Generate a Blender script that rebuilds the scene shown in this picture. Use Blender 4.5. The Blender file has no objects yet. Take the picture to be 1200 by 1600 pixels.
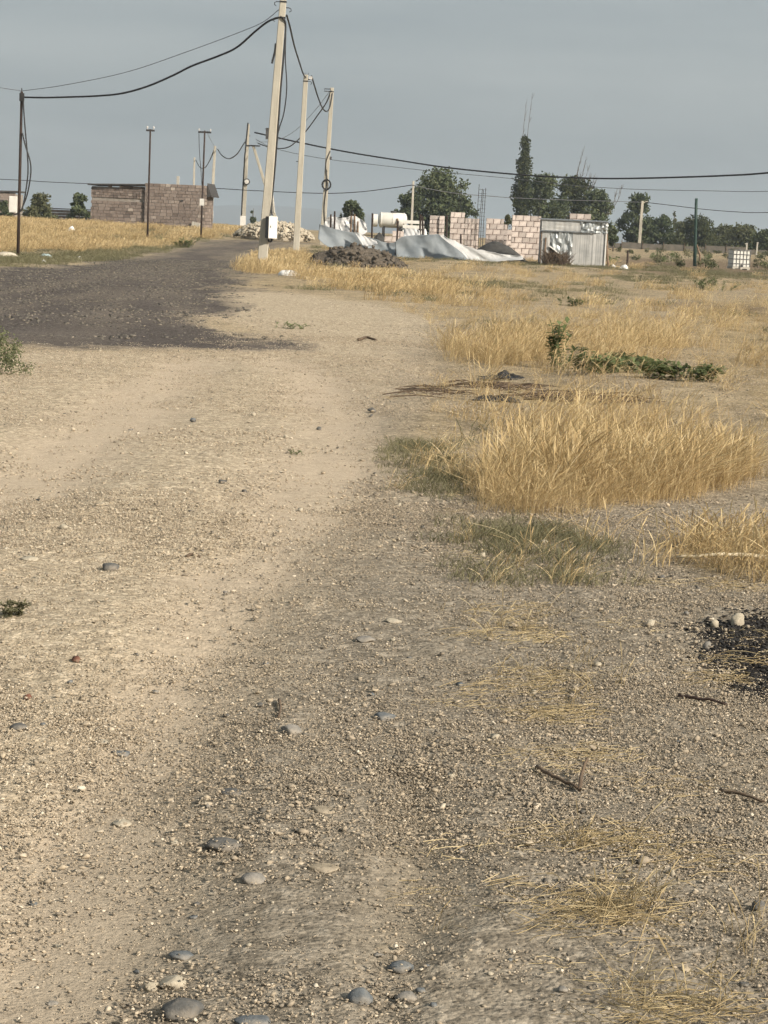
import bpy, bmesh, math, random
import numpy as np
from mathutils import Vector, Matrix

R = math.radians
random.seed(7)
rng = np.random.default_rng(7)
scene = bpy.context.scene
col = scene.collection

# ------------------------------------------------------------------ camera
EYE = 1.4
FPX = 3000.0                       # focal length in pixels of a 1200 x 1600 frame
ROLL = R(2.6)
PITCH = math.atan(435.6 / FPX)
cam_d = bpy.data.cameras.new('camera')
cam_d.sensor_fit = 'VERTICAL'
cam_d.sensor_height = 24.0
cam_d.lens = 24.0 * FPX / 1600.0
cam_d.clip_start = 0.1
cam_d.clip_end = 20000
cam = bpy.data.objects.new('camera', cam_d)
col.objects.link(cam)
cam.matrix_world = (Matrix.Translation((0, 0, EYE)) @ Matrix.Rotation(math.pi / 2 - PITCH, 4, 'X')
                    @ Matrix.Rotation(ROLL, 4, 'Z'))
scene.camera = cam

# ------------------------------------------------------------------ sky, sun, exposure
SUN_EL, SUN_AZ = R(31), R(128)     # azimuth clockwise from +Y: behind the camera, to the right
w = bpy.data.worlds.new('World')
scene.world = w
w.use_nodes = True
nt = w.node_tree
nt.nodes.clear()
wo = nt.nodes.new('ShaderNodeOutputWorld')
bg = nt.nodes.new('ShaderNodeBackground')
bg.inputs['Strength'].default_value = 0.1
sky = nt.nodes.new('ShaderNodeTexSky')
sky.sky_type = 'NISHITA'
sky.sun_disc = False
sky.sun_elevation = SUN_EL
sky.sun_rotation = SUN_AZ
sky.air_density = 1.0
sky.dust_density = 6.0
sky.ozone_density = 1.0
tc = nt.nodes.new('ShaderNodeTexCoord')
mp = nt.nodes.new('ShaderNodeMapping')
mp.inputs['Scale'].default_value = (2.2, 2.2, 16.0)
mp.inputs['Rotation'].default_value = (0.03, -0.05, 0.4)
cn = nt.nodes.new('ShaderNodeTexNoise')
cn.inputs['Scale'].default_value = 1.6
cn.inputs['Detail'].default_value = 7
cn.inputs['Roughness'].default_value = 0.55
cr = nt.nodes.new('ShaderNodeValToRGB')
cr.color_ramp.elements[0].position = 0.36
cr.color_ramp.elements[0].color = (2.14, 2.40, 2.50, 1)
cr.color_ramp.elements[1].position = 0.74
cr.color_ramp.elements[1].color = (2.78, 3.00, 3.02, 1)
mx = nt.nodes.new('ShaderNodeMix')
mx.data_type = 'RGBA'
mx.inputs['Factor'].default_value = 0.88
L = nt.links.new
L(tc.outputs['Generated'], mp.inputs['Vector'])
L(mp.outputs['Vector'], cn.inputs['Vector'])
L(cn.outputs['Fac'], cr.inputs['Fac'])
L(sky.outputs['Color'], mx.inputs['A'])
L(cr.outputs['Color'], mx.inputs['B'])
L(mx.outputs['Result'], bg.inputs['Color'])
L(bg.outputs['Background'], wo.inputs['Surface'])

sl = bpy.data.lights.new('sun', 'SUN')
sl.energy = 4.0
sl.angle = R(4.0)
sl.color = (1.0, 0.895, 0.765)
so = bpy.data.objects.new('sun', sl)
col.objects.link(so)
tosun = Vector((math.sin(SUN_AZ) * math.cos(SUN_EL), math.cos(SUN_AZ) * math.cos(SUN_EL), math.sin(SUN_EL)))
so.rotation_euler = tosun.to_track_quat('Z', 'Y').to_euler()
so.location = (20, -20, 30)

vs = scene.view_settings
vs.view_transform = 'Standard'
vs.look = 'None'
vs.gamma = 1
vs.exposure = 0.8
scene.cycles.use_denoising = True
scene.cycles.max_bounces = 5
scene.cycles.use_adaptive_sampling = True
scene.cycles.adaptive_threshold = 0.045
scene.cycles.adaptive_min_samples = 20
scene.cycles.volume_bounces = 0
scene.cycles.transparent_max_bounces = 8

# ------------------------------------------------------------------ picture geometry helpers
cp, sp_, cr_, sr_ = math.cos(PITCH), math.sin(PITCH), math.cos(ROLL), math.sin(ROLL)


def ray(u, v):
    x, y = u - 600.0, v - 800.0
    xp = x * cr_ + y * sr_
    yp = -x * sr_ + y * cr_
    a, b = xp / FPX, -yp / FPX
    return np.array([a, b * sp_ + cp, b * cp - sp_])


def PD(u, v, D):
    """world point seen at photo pixel (u, v), D metres ahead of the camera"""
    d = ray(u, v)
    p = d * (D / d[1])
    return np.array([p[0], p[1], p[2] + EYE])


# ---- value noise
def _h(ix, iy, seed):
    n = (ix.astype(np.int64) * 374761393 + iy.astype(np.int64) * 668265263 + seed * 1442695041) & 0xffffffff
    n = ((n ^ (n >> 13)) * 1274126177) & 0xffffffff
    return ((n ^ (n >> 16)) & 0xffff) / 65535.0


def vnoise(x, y, seed=0):
    x, y = np.asarray(x, float), np.asarray(y, float)
    ix, iy = np.floor(x), np.floor(y)
    fx, fy = x - ix, y - iy
    fx, fy = fx * fx * (3 - 2 * fx), fy * fy * (3 - 2 * fy)
    a = _h(ix, iy, seed) * (1 - fx) + _h(ix + 1, iy, seed) * fx
    b = _h(ix, iy + 1, seed) * (1 - fx) + _h(ix + 1, iy + 1, seed) * fx
    return a * (1 - fy) + b * fy


def fbm(x, y, seed=0, oct=4):
    s, a, t = 0, 0.5, 0
    for i in range(oct):
        s = s + a * vnoise(x * 2 ** i + 17.3 * i, y * 2 ** i - 9.1 * i, seed + i)
        t += a
        a *= 0.5
    return s / t


# ---- terrain
ctrl = [(409, 418, 64), (462, 400, 88), (504, 371, 109), (28, 405, 69), (230, 386, 96), (314, 364, 110), (142, 348, 128),
        (316, 355, 128), (430, 377, 112), (60, 342, 140), (550, 424, 75), (890, 420, 91), (560, 398, 92), (680, 407, 91),
        (1152, 426, 105), (1086, 421, 105), (1100, 395, 160), (1000, 391, 160), (720, 396, 104), (-150, 395, 75), (-200, 345, 130),
        (1350, 430, 100), (250, 395, 88), (350, 378, 100)]
CP = [PD(*c) for c in ctrl]
for yy in (-10, 0, 6, 12, 18, 24, 30, 37):
    for xx in (-24, -16, -8, 0, 8, 16, 24):
        CP.append(np.array([xx, yy, 0.0]))
for yy in (46, 55):
    for xx in (-26, -13, 0, 13, 26):
        CP.append(np.array([xx, yy, 0.02]))
for yy in (200, 240, 300):
    for xx in range(-160, 170, 40):
        CP.append(np.array([xx, yy, 1.12]))
CP = np.array(CP)


def terrain(x, y):
    x, y = np.atleast_1d(np.asarray(x, float)), np.atleast_1d(np.asarray(y, float))
    h = 5.0 + 0.075 * np.clip(y, 0, 300)
    num = np.full(x.shape, 1e-9) * 1.12
    den = np.full(x.shape, 1e-9)
    if x.size < 2000:
        wgt = np.exp(-((x[:, None] - CP[:, 0]) ** 2 + (y[:, None] - CP[:, 1]) ** 2) / (2 * h * h)[:, None])
        num += wgt @ CP[:, 2]
        den += wgt.sum(1)
    else:
        for c in CP:
            wgt = np.exp(-((x - c[0]) ** 2 + (y - c[1]) ** 2) / (2 * h * h))
            num += wgt * c[2]
            den += wgt
    far = np.clip((y - 220) / 200, 0, 1)
    z = num / den
    return z * (1 - far) + 1.12 * far


def tz(x, y):
    return float(terrain(x, y)[0])


def hit(u, v):
    """world ground point under photo pixel (u, v)"""
    d = ray(u, v)
    if d[2] < -0.02:
        D = -EYE / d[2] * d[1]
        if D < 45:
            for _ in range(4):
                D = (terrain(d[0] / d[1] * D, D)[0] - EYE) / d[2] * d[1]
            return np.array([d[0] / d[1] * D, D, tz(d[0] / d[1] * D, D)])
    Ds = np.concatenate([np.arange(2, 40, 0.25), np.arange(40, 400, 1.0)])
    px, pz = d[0] / d[1] * Ds, EYE + d[2] / d[1] * Ds
    below = pz < terrain(px, Ds)
    i = int(np.argmax(below)) if below.any() else len(Ds) - 1
    a, b = Ds[max(i - 1, 0)], Ds[i]
    for _ in range(14):
        m = (a + b) / 2
        if EYE + d[2] / d[1] * m < terrain(d[0] / d[1] * m, m)[0]:
            b = m
        else:
            a = m
    return np.array([d[0] / d[1] * b, b, tz(d[0] / d[1] * b, b)])


def foot(u, v, D):
    """ground point D metres ahead on the bearing of pixel (u, v)"""
    p = PD(u, v, D)
    return np.array([p[0], p[1], tz(p[0], p[1])])


def wpoly(pix):
    return np.array([hit(u, v)[:2] for u, v in pix])


def inpoly(x, y, poly):
    ins = np.zeros(np.shape(x), bool)
    n = len(poly)
    for i in range(n):
        x0, y0 = poly[i]
        x1, y1 = poly[(i + 1) % n]
        if y0 == y1:
            continue
        c = ((y0 > y) != (y1 > y)) & (x < (x1 - x0) * (y - y0) / (y1 - y0) + x0)
        ins ^= c
    return ins


def soft(x, y, poly, r):
    """mask of a polygon with edges softened and roughened over about r(y) metres"""
    s = np.zeros(np.shape(x))
    lo, hi = poly.min(0), poly.max(0)
    m = np.max(r) * 1.5
    sel_ = (x > lo[0] - m) & (x < hi[0] + m) & (y > lo[1] - m) & (y < hi[1] + m)
    if not sel_.any():
        return s
    xs_, ys_ = x[sel_], y[sel_]
    rs_ = r[sel_] if np.ndim(r) else r
    t = np.zeros(xs_.shape)
    for a in range(6):
        for q in (0.4, 1.0):
            t += inpoly(xs_ + rs_ * q * math.cos(a * 1.047 + q), ys_ + rs_ * q * 1.4 * math.sin(a * 1.047 + q), poly)
    s[sel_] = t / 12
    return s


def dist_line(x, y, pts):
    best = np.full(np.shape(x), 1e9)
    for (x0, y0), (x1, y1) in zip(pts[:-1], pts[1:]):
        dx, dy = x1 - x0, y1 - y0
        t = np.clip(((x - x0) * dx + (y - y0) * dy) / (dx * dx + dy * dy), 0, 1)
        best = np.minimum(best, np.hypot(x - x0 - t * dx, y - y0 - t * dy))
    return best


# ------------------------------------------------------------------ object helpers
def tag(o, label=None, cat=None, group=None, kind=None):
    if label:
        o['label'] = label
    if cat:
        o['category'] = cat
    if group:
        o['group'] = group
    if kind:
        o['kind'] = kind
    return o


def empty(name, loc, rz=0.0):
    o = bpy.data.objects.new(name, None)
    o.empty_display_size = 0.2
    o.location = [float(c) for c in loc]
    o.rotation_euler.z = rz
    col.objects.link(o)
    return o


class MB:
    """collects shapes into one mesh"""

    def __init__(s):
        s.v, s.f, s.c = [], [], []

    def add(s, v, f, c=None):
        n = len(s.v)
        s.v += [tuple(map(float, p)) for p in v]
        s.f += [tuple(int(i) + n for i in q) for q in f]
        if c is not None:
            s.c += [c] * len(v)

    def box(s, c, d, M=None, taper=1.0, c_=None):
        hx, hy, hz = d[0] / 2, d[1] / 2, d[2] / 2
        pts = []
        for z, k in ((-hz, 1.0), (hz, taper)):
            for x, y in ((-hx, -hy), (hx, -hy), (hx, hy), (-hx, hy)):
                pts.append(Vector((x * k, y * k, z)))
        if M is not None:
            pts = [M @ p for p in pts]
        pts = [(p[0] + c[0], p[1] + c[1], p[2] + c[2]) for p in pts]
        s.add(pts, [(3, 2, 1, 0), (4, 5, 6, 7), (0, 1, 5, 4), (1, 2, 6, 5), (2, 3, 7, 6), (3, 0, 4, 7)], c_)

    def tube(s, pts, r, n=8, cap=True, flat=1.0):
        P = [Vector(p) for p in pts]
        rr = r if hasattr(r, '__len__') else [r] * len(P)
        up = Vector((0, 0, 1))
        vs_, fs = [], []
        prev = None
        for i, p in enumerate(P):
            t = (P[min(i + 1, len(P) - 1)] - P[max(i - 1, 0)]).normalized()
            if prev is None:
                a = t.cross(up)
                if a.length < 1e-3:
                    a = t.cross(Vector((1, 0, 0)))
            else:
                a = prev - t * prev.dot(t)
            a.normalize()
            prev = a
            b = t.cross(a)
            for k in range(n):
                q = 2 * math.pi * k / n
                vs_.append(p + (a * math.cos(q) + b * math.sin(q) * flat) * rr[i])
        for i in range(len(P) - 1):
            for k in range(n):
                k2 = (k + 1) % n
                fs.append((i * n + k, i * n + k2, (i + 1) * n + k2, (i + 1) * n + k))
        if cap:
            fs.append(tuple(range(n))[::-1])
            fs.append(tuple((len(P) - 1) * n + k for k in range(n)))
        s.add(vs_, fs)

    def lathe(s, prof, origin=(0, 0, 0), axis='Z', n=20):
        vs_, fs = [], []
        for (r, h) in prof:
            for k in range(n):
                q = 2 * math.pi * k / n
                if axis == 'Z':
                    p = (r * math.cos(q), r * math.sin(q), h)
                else:
                    p = (h, r * math.cos(q), r * math.sin(q))
                vs_.append((p[0] + origin[0], p[1] + origin[1], p[2] + origin[2]))
        for i in range(len(prof) - 1):
            for k in range(n):
                k2 = (k + 1) % n
                fs.append((i * n + k, i * n + k2, (i + 1) * n + k2, (i + 1) * n + k))
        fs.append(tuple(range(n))[::-1])
        fs.append(tuple((len(prof) - 1) * n + k for k in range(n)))
        s.add(vs_, fs)

    def mesh(s, name, mat, smooth=False):
        me = bpy.data.meshes.new(name)
        me.from_pydata(s.v, [], s.f)
        if s.c and len(s.c) == len(s.v):
            at = me.attributes.new('tint', 'FLOAT', 'POINT')
            at.data.foreach_set('value', np.array(s.c, np.float32))
        if smooth:
            me.shade_smooth()
        me.materials.append(mat)
        return me

    def build(s, name, mat, parent=None, smooth=False, loc=None):
        o = bpy.data.objects.new(name, s.mesh(name, mat, smooth))
        col.objects.link(o)
        if loc is not None:
            o.location = [float(c) for c in loc]
        if parent is not None:
            o.parent = parent
        return o


def np_mesh(name, V, F, mat, smooth=False, attrs=None):
    me = bpy.data.meshes.new(name)
    V = np.asarray(V, np.float32)
    F = np.asarray(F, np.int32)
    k = F.shape[1]
    me.vertices.add(len(V))
    me.vertices.foreach_set('co', V.ravel())
    me.loops.add(F.size)
    me.loops.foreach_set('vertex_index', F.ravel())
    me.polygons.add(len(F))
    me.polygons.foreach_set('loop_start', np.arange(0, F.size, k, dtype=np.int32))
    if smooth:
        me.polygons.foreach_set('use_smooth', np.ones(len(F), bool))
    for n_, a in (attrs or {}).items():
        at = me.attributes.new(n_, 'FLOAT', 'POINT')
        at.data.foreach_set('value', np.asarray(a, np.float32))
    me.update(calc_edges=True)
    me.validate()
    if mat:
        me.materials.append(mat)
    return me


def link_mesh(name, me, parent=None, loc=None):
    o = bpy.data.objects.new(name, me)
    col.objects.link(o)
    if parent is not None:
        o.parent = parent
    if loc is not None:
        o.location = [float(c) for c in loc]
    return o


def copy_tree(o, parent=None):
    c = o.copy()
    col.objects.link(c)
    c.parent = parent
    for ch in list(o.children):
        copy_tree(ch, c)
    return c


def smooth_path(pts, n=6):
    """Catmull-Rom through 3-D points"""
    P = [np.array(p, float) for p in pts]
    P = [2 * P[0] - P[1]] + P + [2 * P[-1] - P[-2]]
    out = []
    for i in range(1, len(P) - 2):
        for k in range(n):
            t = k / n
            out.append(0.5 * ((2 * P[i]) + (-P[i - 1] + P[i + 1]) * t + (2 * P[i - 1] - 5 * P[i] + 4 * P[i + 1] - P[i + 2]) * t * t
                              + (-P[i - 1] + 3 * P[i] - 3 * P[i + 1] + P[i + 2]) * t ** 3))
    out.append(P[-2])
    return out


# ------------------------------------------------------------------ materials
class NT:
    def __init__(s, name):
        s.m = bpy.data.materials.new(name)
        s.m.use_nodes = True
        s.t = s.m.node_tree
        s.t.nodes.clear()
        s.out = s.t.nodes.new('ShaderNodeOutputMaterial')

    def n(s, typ, ins=None, **kw):
        nd = s.t.nodes.new(typ)
        for k, v in kw.items():
            setattr(nd, k, v)
        for k, v in (ins or {}).items():
            s.set(nd.inputs[k], v)
        return nd

    def set(s, sock, v):
        if isinstance(v, bpy.types.NodeSocket):
            s.t.links.new(v, sock)
        elif isinstance(v, tuple) and len(v) == 3 and sock.type == 'RGBA':
            sock.default_value = (*v, 1)
        else:
            sock.default_value = v

    def pos(s):
        return s.n('ShaderNodeNewGeometry').outputs['Position']

    def obj(s):
        return s.n('ShaderNodeTexCoord').outputs['Object']

    def noise(s, scale, vec=None, detail=4, rough=0.55):
        ins = {'Scale': scale, 'Detail': detail, 'Roughness': rough}
        if vec is not None:
            ins['Vector'] = vec
        return s.n('ShaderNodeTexNoise', ins).outputs['Fac']

    def ramp(s, fac, *stops):
        nd = s.n('ShaderNodeValToRGB', {'Fac': fac})
        e = nd.color_ramp.elements
        while len(e) < len(stops):
            e.new(0.5)
        for el, (p, c) in zip(e, stops):
            el.position = p
            el.color = (*c, 1) if isinstance(c, tuple) else (c, c, c, 1)
        return nd.outputs['Color']

    def mix(s, fac, a, b, blend='MIX'):
        nd = s.n('ShaderNodeMix', data_type='RGBA', blend_type=blend)
        s.set(nd.inputs['Factor'], fac)
        s.set(nd.inputs[6], a)
        s.set(nd.inputs[7], b)
        return nd.outputs[2]

    def math(s, op, a, b=0.0, c=0.0, clamp=False):
        nd = s.n('ShaderNodeMath', operation=op, use_clamp=clamp)
        s.set(nd.inputs[0], a)
        s.set(nd.inputs[1], b)
        s.set(nd.inputs[2], c)
        return nd.outputs[0]

    def attr(s, name, typ='GEOMETRY'):
        return s.n('ShaderNodeAttribute', attribute_name=name, attribute_type=typ).outputs['Fac']

    def rnd(s):
        return s.n('ShaderNodeObjectInfo').outputs['Random']

    def bump(s, h, strength=0.5, dist=0.01, normal=None):
        ins = {'Height': h, 'Strength': strength, 'Distance': dist}
        if normal is not None:
            ins['Normal'] = normal
        return s.n('ShaderNodeBump', ins).outputs['Normal']

    def pbr(s, color, rough=0.8, normal=None, metal=0.0, spec=0.3, trans=None):
        ins = {'Base Color': color, 'Roughness': rough, 'Metallic': metal, 'Specular IOR Level': spec}
        if normal is not None:
            ins['Normal'] = normal
        if spec == 0:
            b = s.n('ShaderNodeBsdfDiffuse', {'Color': color} if normal is None else {'Color': color, 'Normal': normal}).outputs[0]
        else:
            b = s.n('ShaderNodeBsdfPrincipled', ins).outputs[0]
        if trans:
            tb = s.n('ShaderNodeBsdfTranslucent', {'Color': color}).outputs[0]
            ms = s.n('ShaderNodeMixShader', {'Fac': trans})
            s.set(ms.inputs[1], b)
            s.set(ms.inputs[2], tb)
            b = ms.outputs[0]
        s.t.links.new(b, s.out.inputs['Surface'])
        return s.m


def simple(name, c0, c1, scale=3.0, rough=0.8, bump=0.3, bd=0.01, metal=0.0, spec=0.3, bscale=None, trans=None, rnd=0.0):
    s = NT(name)
    p = s.obj()
    n1 = s.noise(scale, p, 6)
    c = s.ramp(n1, (0.3, c0), (0.7, c1))
    if rnd:
        v = s.math('MULTIPLY_ADD', s.rnd(), 2 * rnd, 1 - rnd)
        hv = s.n('ShaderNodeHueSaturation', {'Value': v, 'Color': c})
        c = hv.outputs[0]
    nb = s.bump(s.noise(bscale or scale * 6, p, 5), bump, bd)
    return s.pbr(c, rough, nb, metal, spec, trans)


def ground_material():
    s = NT('ground')
    p = s.pos()
    road, track, warm = s.attr('road'), s.attr('track'), s.attr('warm')
    grassy, burn, till = s.attr('grassy'), s.attr('burn'), s.attr('till')
    big = s.noise(0.35, p, 3)
    mid = s.noise(2.2, p, 4, 0.6)
    fine = s.noise(16, p, 4, 0.65)
    grit = s.noise(85, p, 3, 0.7)
    grey = s.ramp(fine, (0.30, (0.163, 0.142, 0.110)), (0.52, (0.227, 0.199, 0.157)), (0.75, (0.305, 0.273, 0.222)))
    pale = s.ramp(fine, (0.28, (0.316, 0.263, 0.186)), (0.55, (0.420, 0.354, 0.260)), (0.78, (0.512, 0.448, 0.345)))
    wf = s.math('ADD', warm, s.math('MULTIPLY_ADD', mid, 0.9, -0.45), clamp=True)
    c = s.mix(wf, grey, pale)
    # smooth wheel-pressed dust
    dust = s.mix(warm, (0.262, 0.226, 0.172), (0.435, 0.363, 0.274))
    c = s.mix(s.math('MULTIPLY', track, 0.9), c, dust)
    # grassy soil
    soil = s.ramp(s.math('ADD', s.math('MULTIPLY', mid, 0.5), s.math('MULTIPLY', s.noise(0.8, p, 5, 0.65), 0.5)), (0.32, (0.150, 0.128, 0.082)), (0.45, (0.250, 0.200, 0.125)), (0.56, (0.330, 0.265, 0.165)), (0.70, (0.400, 0.335, 0.225)))
    gf = s.math('MULTIPLY_ADD', grassy, 1.5, s.math('MULTIPLY_ADD', fine, 0.8, -0.6), clamp=True)
    c = s.mix(gf, c, soil)
    tl = s.ramp(mid, (0.3, (0.095, 0.070, 0.050)), (0.55, (0.160, 0.122, 0.086)), (0.75, (0.230, 0.185, 0.130)))
    c = s.mix(s.math('MULTIPLY', till, 0.85), c, tl)
    # dark slag gravel road
    dk = s.ramp(fine, (0.3, (0.060, 0.054, 0.051)), (0.55, (0.100, 0.089, 0.082)), (0.8, (0.175, 0.156, 0.138)))
    dk = s.mix(s.math('MULTIPLY_ADD', big, 2.2, -1.0, clamp=True), dk, (0.135, 0.120, 0.108))
    rf = s.math('MULTIPLY_ADD', s.math('ADD', road, s.math('MULTIPLY_ADD', mid, 1.0, -0.5)), 1.9, -0.45, clamp=True)
    dk = s.mix(s.math('MULTIPLY', s.attr('streak'), 0.5), dk, (0.200, 0.172, 0.140))
    c = s.mix(rf, c, dk)
    # pebbles as cells
    v1 = s.n('ShaderNodeTexVoronoi', {'Vector': p, 'Scale': 75.0})
    v2 = s.n('ShaderNodeTexVoronoi', {'Vector': p, 'Scale': 26.0})
    k1 = s.ramp(v1.outputs['Color'], (0.1, 0.55), (0.5, 0.95), (0.9, 1.5))
    k2 = s.ramp(v2.outputs['Color'], (0.1, 0.62), (0.5, 1.0), (0.9, 1.4))
    peb = s.math('SUBTRACT', 1.0, s.math('MULTIPLY', track, 0.75), clamp=True)
    c = s.mix(s.math('MULTIPLY', peb, 0.6), c, s.mix(1.0, c, k1, 'MULTIPLY'))
    c = s.mix(s.math('MULTIPLY', peb, 0.6), c, s.mix(1.0, c, k2, 'MULTIPLY'))
    c = s.mix(0.6, c, s.mix(1.0, c, s.ramp(grit, (0.3, 0.72), (0.7, 1.28)), 'MULTIPLY'))
    # charred patch
    bf = s.math('MULTIPLY_ADD', s.math('ADD', s.math('MULTIPLY', burn, 1.25), s.math('MULTIPLY_ADD', s.noise(7, p, 6, 0.7), 1.6, -0.8)), 3.0, -1.2, clamp=True)
    c = s.mix(bf, c, (0.024, 0.022, 0.021))
    d2 = s.math('SUBTRACT', 1.0, v2.outputs['Distance'])
    d1 = s.math('SUBTRACT', 1.0, v1.outputs['Distance'])
    h = s.math('ADD', s.math('MULTIPLY', s.math('MULTIPLY', d2, d2), s.math('MULTIPLY', peb, 0.30)),
               s.math('ADD', s.math('MULTIPLY', s.math('MULTIPLY', d1, d1), s.math('MULTIPLY', peb, 0.30)),
                      s.math('ADD', s.math('MULTIPLY', fine, 0.15), s.math('MULTIPLY', grit, 0.45))))
    return s.pbr(c, 0.95, s.bump(h, 0.6, 0.024), 0, 0)


def stone_material(name='gravel_stone', inst=True):
    s = NT(name)
    t = s.math('ADD', s.attr('tint'), s.attr('shift', 'INSTANCER'), clamp=True)
    c = s.ramp(t, (0.0, (0.070, 0.066, 0.060)), (0.22, (0.150, 0.138, 0.118)), (0.45, (0.262, 0.224, 0.172)),
               (0.72, (0.402, 0.338, 0.248)), (1.0, (0.582, 0.520, 0.415)))
    n1 = s.noise(60, s.pos(), 4)
    c = s.mix(0.5, c, s.mix(1.0, c, s.ramp(n1, (0.3, 0.65), (0.7, 1.3)), 'MULTIPLY'))
    return s.pbr(c, 0.9, None, 0, 0)


def rock_material(name, c0, c1, c2):
    s = NT(name)
    p = s.obj()
    n1 = s.noise(22, p, 7, 0.65)
    n2 = s.noise(130, p, 4, 0.7)
    c = s.ramp(n1, (0.28, c0), (0.52, c1), (0.75, c2))
    c = s.mix(0.6, c, s.mix(1.0, c, s.ramp(n2, (0.3, 0.7), (0.7, 1.25)), 'MULTIPLY'))
    c = s.mix(s.math('MULTIPLY', s.ramp(s.noise(14, p, 5, 0.6), (0.46, 0.0), (0.66, 1.0)), 0.55), c, (0.300, 0.255, 0.195))
    return s.pbr(c, 0.88, s.bump(s.math('ADD', n1, s.math('MULTIPLY', n2, 0.4)), 0.5, 0.008), 0, 0.25)


def plant_material(name, stops, trans=0.35, rough=0.6):
    s = NT(name)
    t = s.math('ADD', s.math('MULTIPLY', s.attr('tint'), 0.6), s.math('MULTIPLY', s.rnd(), 0.4))
    c = s.ramp(t, *stops)
    return s.pbr(c, rough, None, 0, 0, trans)


def concrete_material(name, c0, c1):
    s = NT(name)
    p = s.obj()
    mpn = s.n('ShaderNodeMapping', {'Vector': p, 'Scale': (5, 5, 0.7)}).outputs[0]
    n1 = s.noise(1.6, mpn, 6, 0.6)
    n2 = s.noise(30, p, 5, 0.6)
    c = s.ramp(n1, (0.3, c0), (0.7, c1))
    c = s.mix(0.5, c, s.mix(1.0, c, s.ramp(n2, (0.3, 0.75), (0.7, 1.2)), 'MULTIPLY'))
    return s.pbr(c, 0.9, s.bump(n2, 0.3, 0.01), 0, 0.2)


M = {}
M['ground'] = ground_material()
M['stone'] = stone_material()
M['dry'] = plant_material('dry_grass', [(0.0, (0.230, 0.165, 0.085)), (0.4, (0.440, 0.328, 0.170)), (0.75, (0.590, 0.465, 0.260)), (1.0, (0.690, 0.580, 0.370))], 0.25, 0.6)
M['straw'] = plant_material('straw', [(0.0, (0.12, 0.095, 0.055)), (0.4, (0.30, 0.235, 0.13)), (1.0, (0.56, 0.47, 0.29))], 0.15, 0.6)
M['weed'] = plant_material('grey_green_weed', [(0.0, (0.110, 0.108, 0.062)), (0.5, (0.190, 0.182, 0.108)), (1.0, (0.290, 0.262, 0.160))], 0.25)
M['green'] = plant_material('green_leaf', [(0.0, (0.095, 0.118, 0.052)), (0.5, (0.170, 0.205, 0.095)), (1.0, (0.270, 0.295, 0.155))], 0.3, 0.5)
M['weed_green'] = plant_material('grey_green_bush_leaf', [(0.0, (0.100, 0.115, 0.060)), (0.5, (0.165, 0.180, 0.098)), (1.0, (0.250, 0.255, 0.150))], 0.25)
M['leaf'] = plant_material('tree_leaf', [(0.0, (0.036, 0.050, 0.027)), (0.5, (0.085, 0.105, 0.056)), (1.0, (0.155, 0.172, 0.095))], 0.2, 0.5)
M['leaf_olive'] = plant_material('poplar_leaf', [(0.0, (0.035, 0.045, 0.022)), (0.5, (0.070, 0.080, 0.040)), (1.0, (0.125, 0.125, 0.065))], 0.2, 0.5)
M['leaf_grey'] = plant_material('bush_leaf', [(0.0, (0.045, 0.055, 0.028)), (0.5, (0.090, 0.100, 0.052)), (1.0, (0.150, 0.150, 0.085))], 0.2, 0.5)
M['bark'] = simple('bark', (0.06, 0.05, 0.04), (0.13, 0.11, 0.085), 6, 0.9, 0.6, 0.02)
M['twig'] = simple('dead_twig', (0.07, 0.05, 0.035), (0.15, 0.11, 0.075), 8, 0.9, 0.3)
M['concrete'] = concrete_material('pole_concrete', (0.36, 0.335, 0.275), (0.47, 0.445, 0.375))
M['concrete_grey'] = concrete_material('grey_concrete', (0.36, 0.34, 0.29), (0.50, 0.48, 0.42))
M['rust'] = simple('rusty_steel', (0.030, 0.022, 0.019), (0.065, 0.042, 0.032), 9, 0.75, 0.4, 0.004, 0.3)
M['dark_steel'] = simple('dark_steel', (0.028, 0.028, 0.030), (0.055, 0.052, 0.050), 8, 0.6, 0.2, 0.003, 0.4)
M['cable'] = simple('black_cable', (0.014, 0.014, 0.015), (0.028, 0.028, 0.030), 20, 0.6, 0.1)
M['wire'] = simple('aluminium_wire', (0.10, 0.105, 0.11), (0.16, 0.165, 0.17), 20, 0.5, 0.1, metal=0.5)
M['white_paint'] = simple('white_painted_box', (0.58, 0.57, 0.53), (0.72, 0.71, 0.67), 4, 0.5, 0.1)
M['dark_paint'] = simple('dark_grey_plastic', (0.05, 0.05, 0.052), (0.09, 0.09, 0.09), 8, 0.6, 0.1)
M['green_paint'] = simple('green_painted_steel', (0.014, 0.036, 0.030), (0.026, 0.056, 0.046), 5, 0.55, 0.2)
M['insulator'] = simple('pale_insulator', (0.45, 0.44, 0.42), (0.6, 0.59, 0.57), 6, 0.3, 0.0)
M['block'] = simple('pink_tuff_block', (0.390, 0.330, 0.300), (0.580, 0.520, 0.475), 4, 0.95, 0.5, 0.02, rnd=0.22)
M['mortar'] = simple('red_brown_mortar', (0.105, 0.072, 0.060), (0.190, 0.140, 0.118), 6, 0.95, 0.5, 0.02)
M['mortar_grey'] = simple('grey_mortar', (0.20, 0.18, 0.155), (0.31, 0.28, 0.245), 4, 0.95, 0.5, 0.02)
M['roof'] = simple('dark_roof_edge', (0.035, 0.033, 0.033), (0.07, 0.065, 0.06), 3, 0.7, 0.2)
M['tin'] = simple('dull_zinc_sheet', (0.36, 0.365, 0.36), (0.50, 0.50, 0.48), 2.2, 0.55, 0.15, 0.01, 0.35)
M['tin_dark'] = simple('shade_darkened_zinc', (0.13, 0.145, 0.155), (0.20, 0.215, 0.225), 2.5, 0.6, 0.15, 0.01, 0.3)  # zinc coloured darker to paint in the shade on the shed's left side
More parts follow.
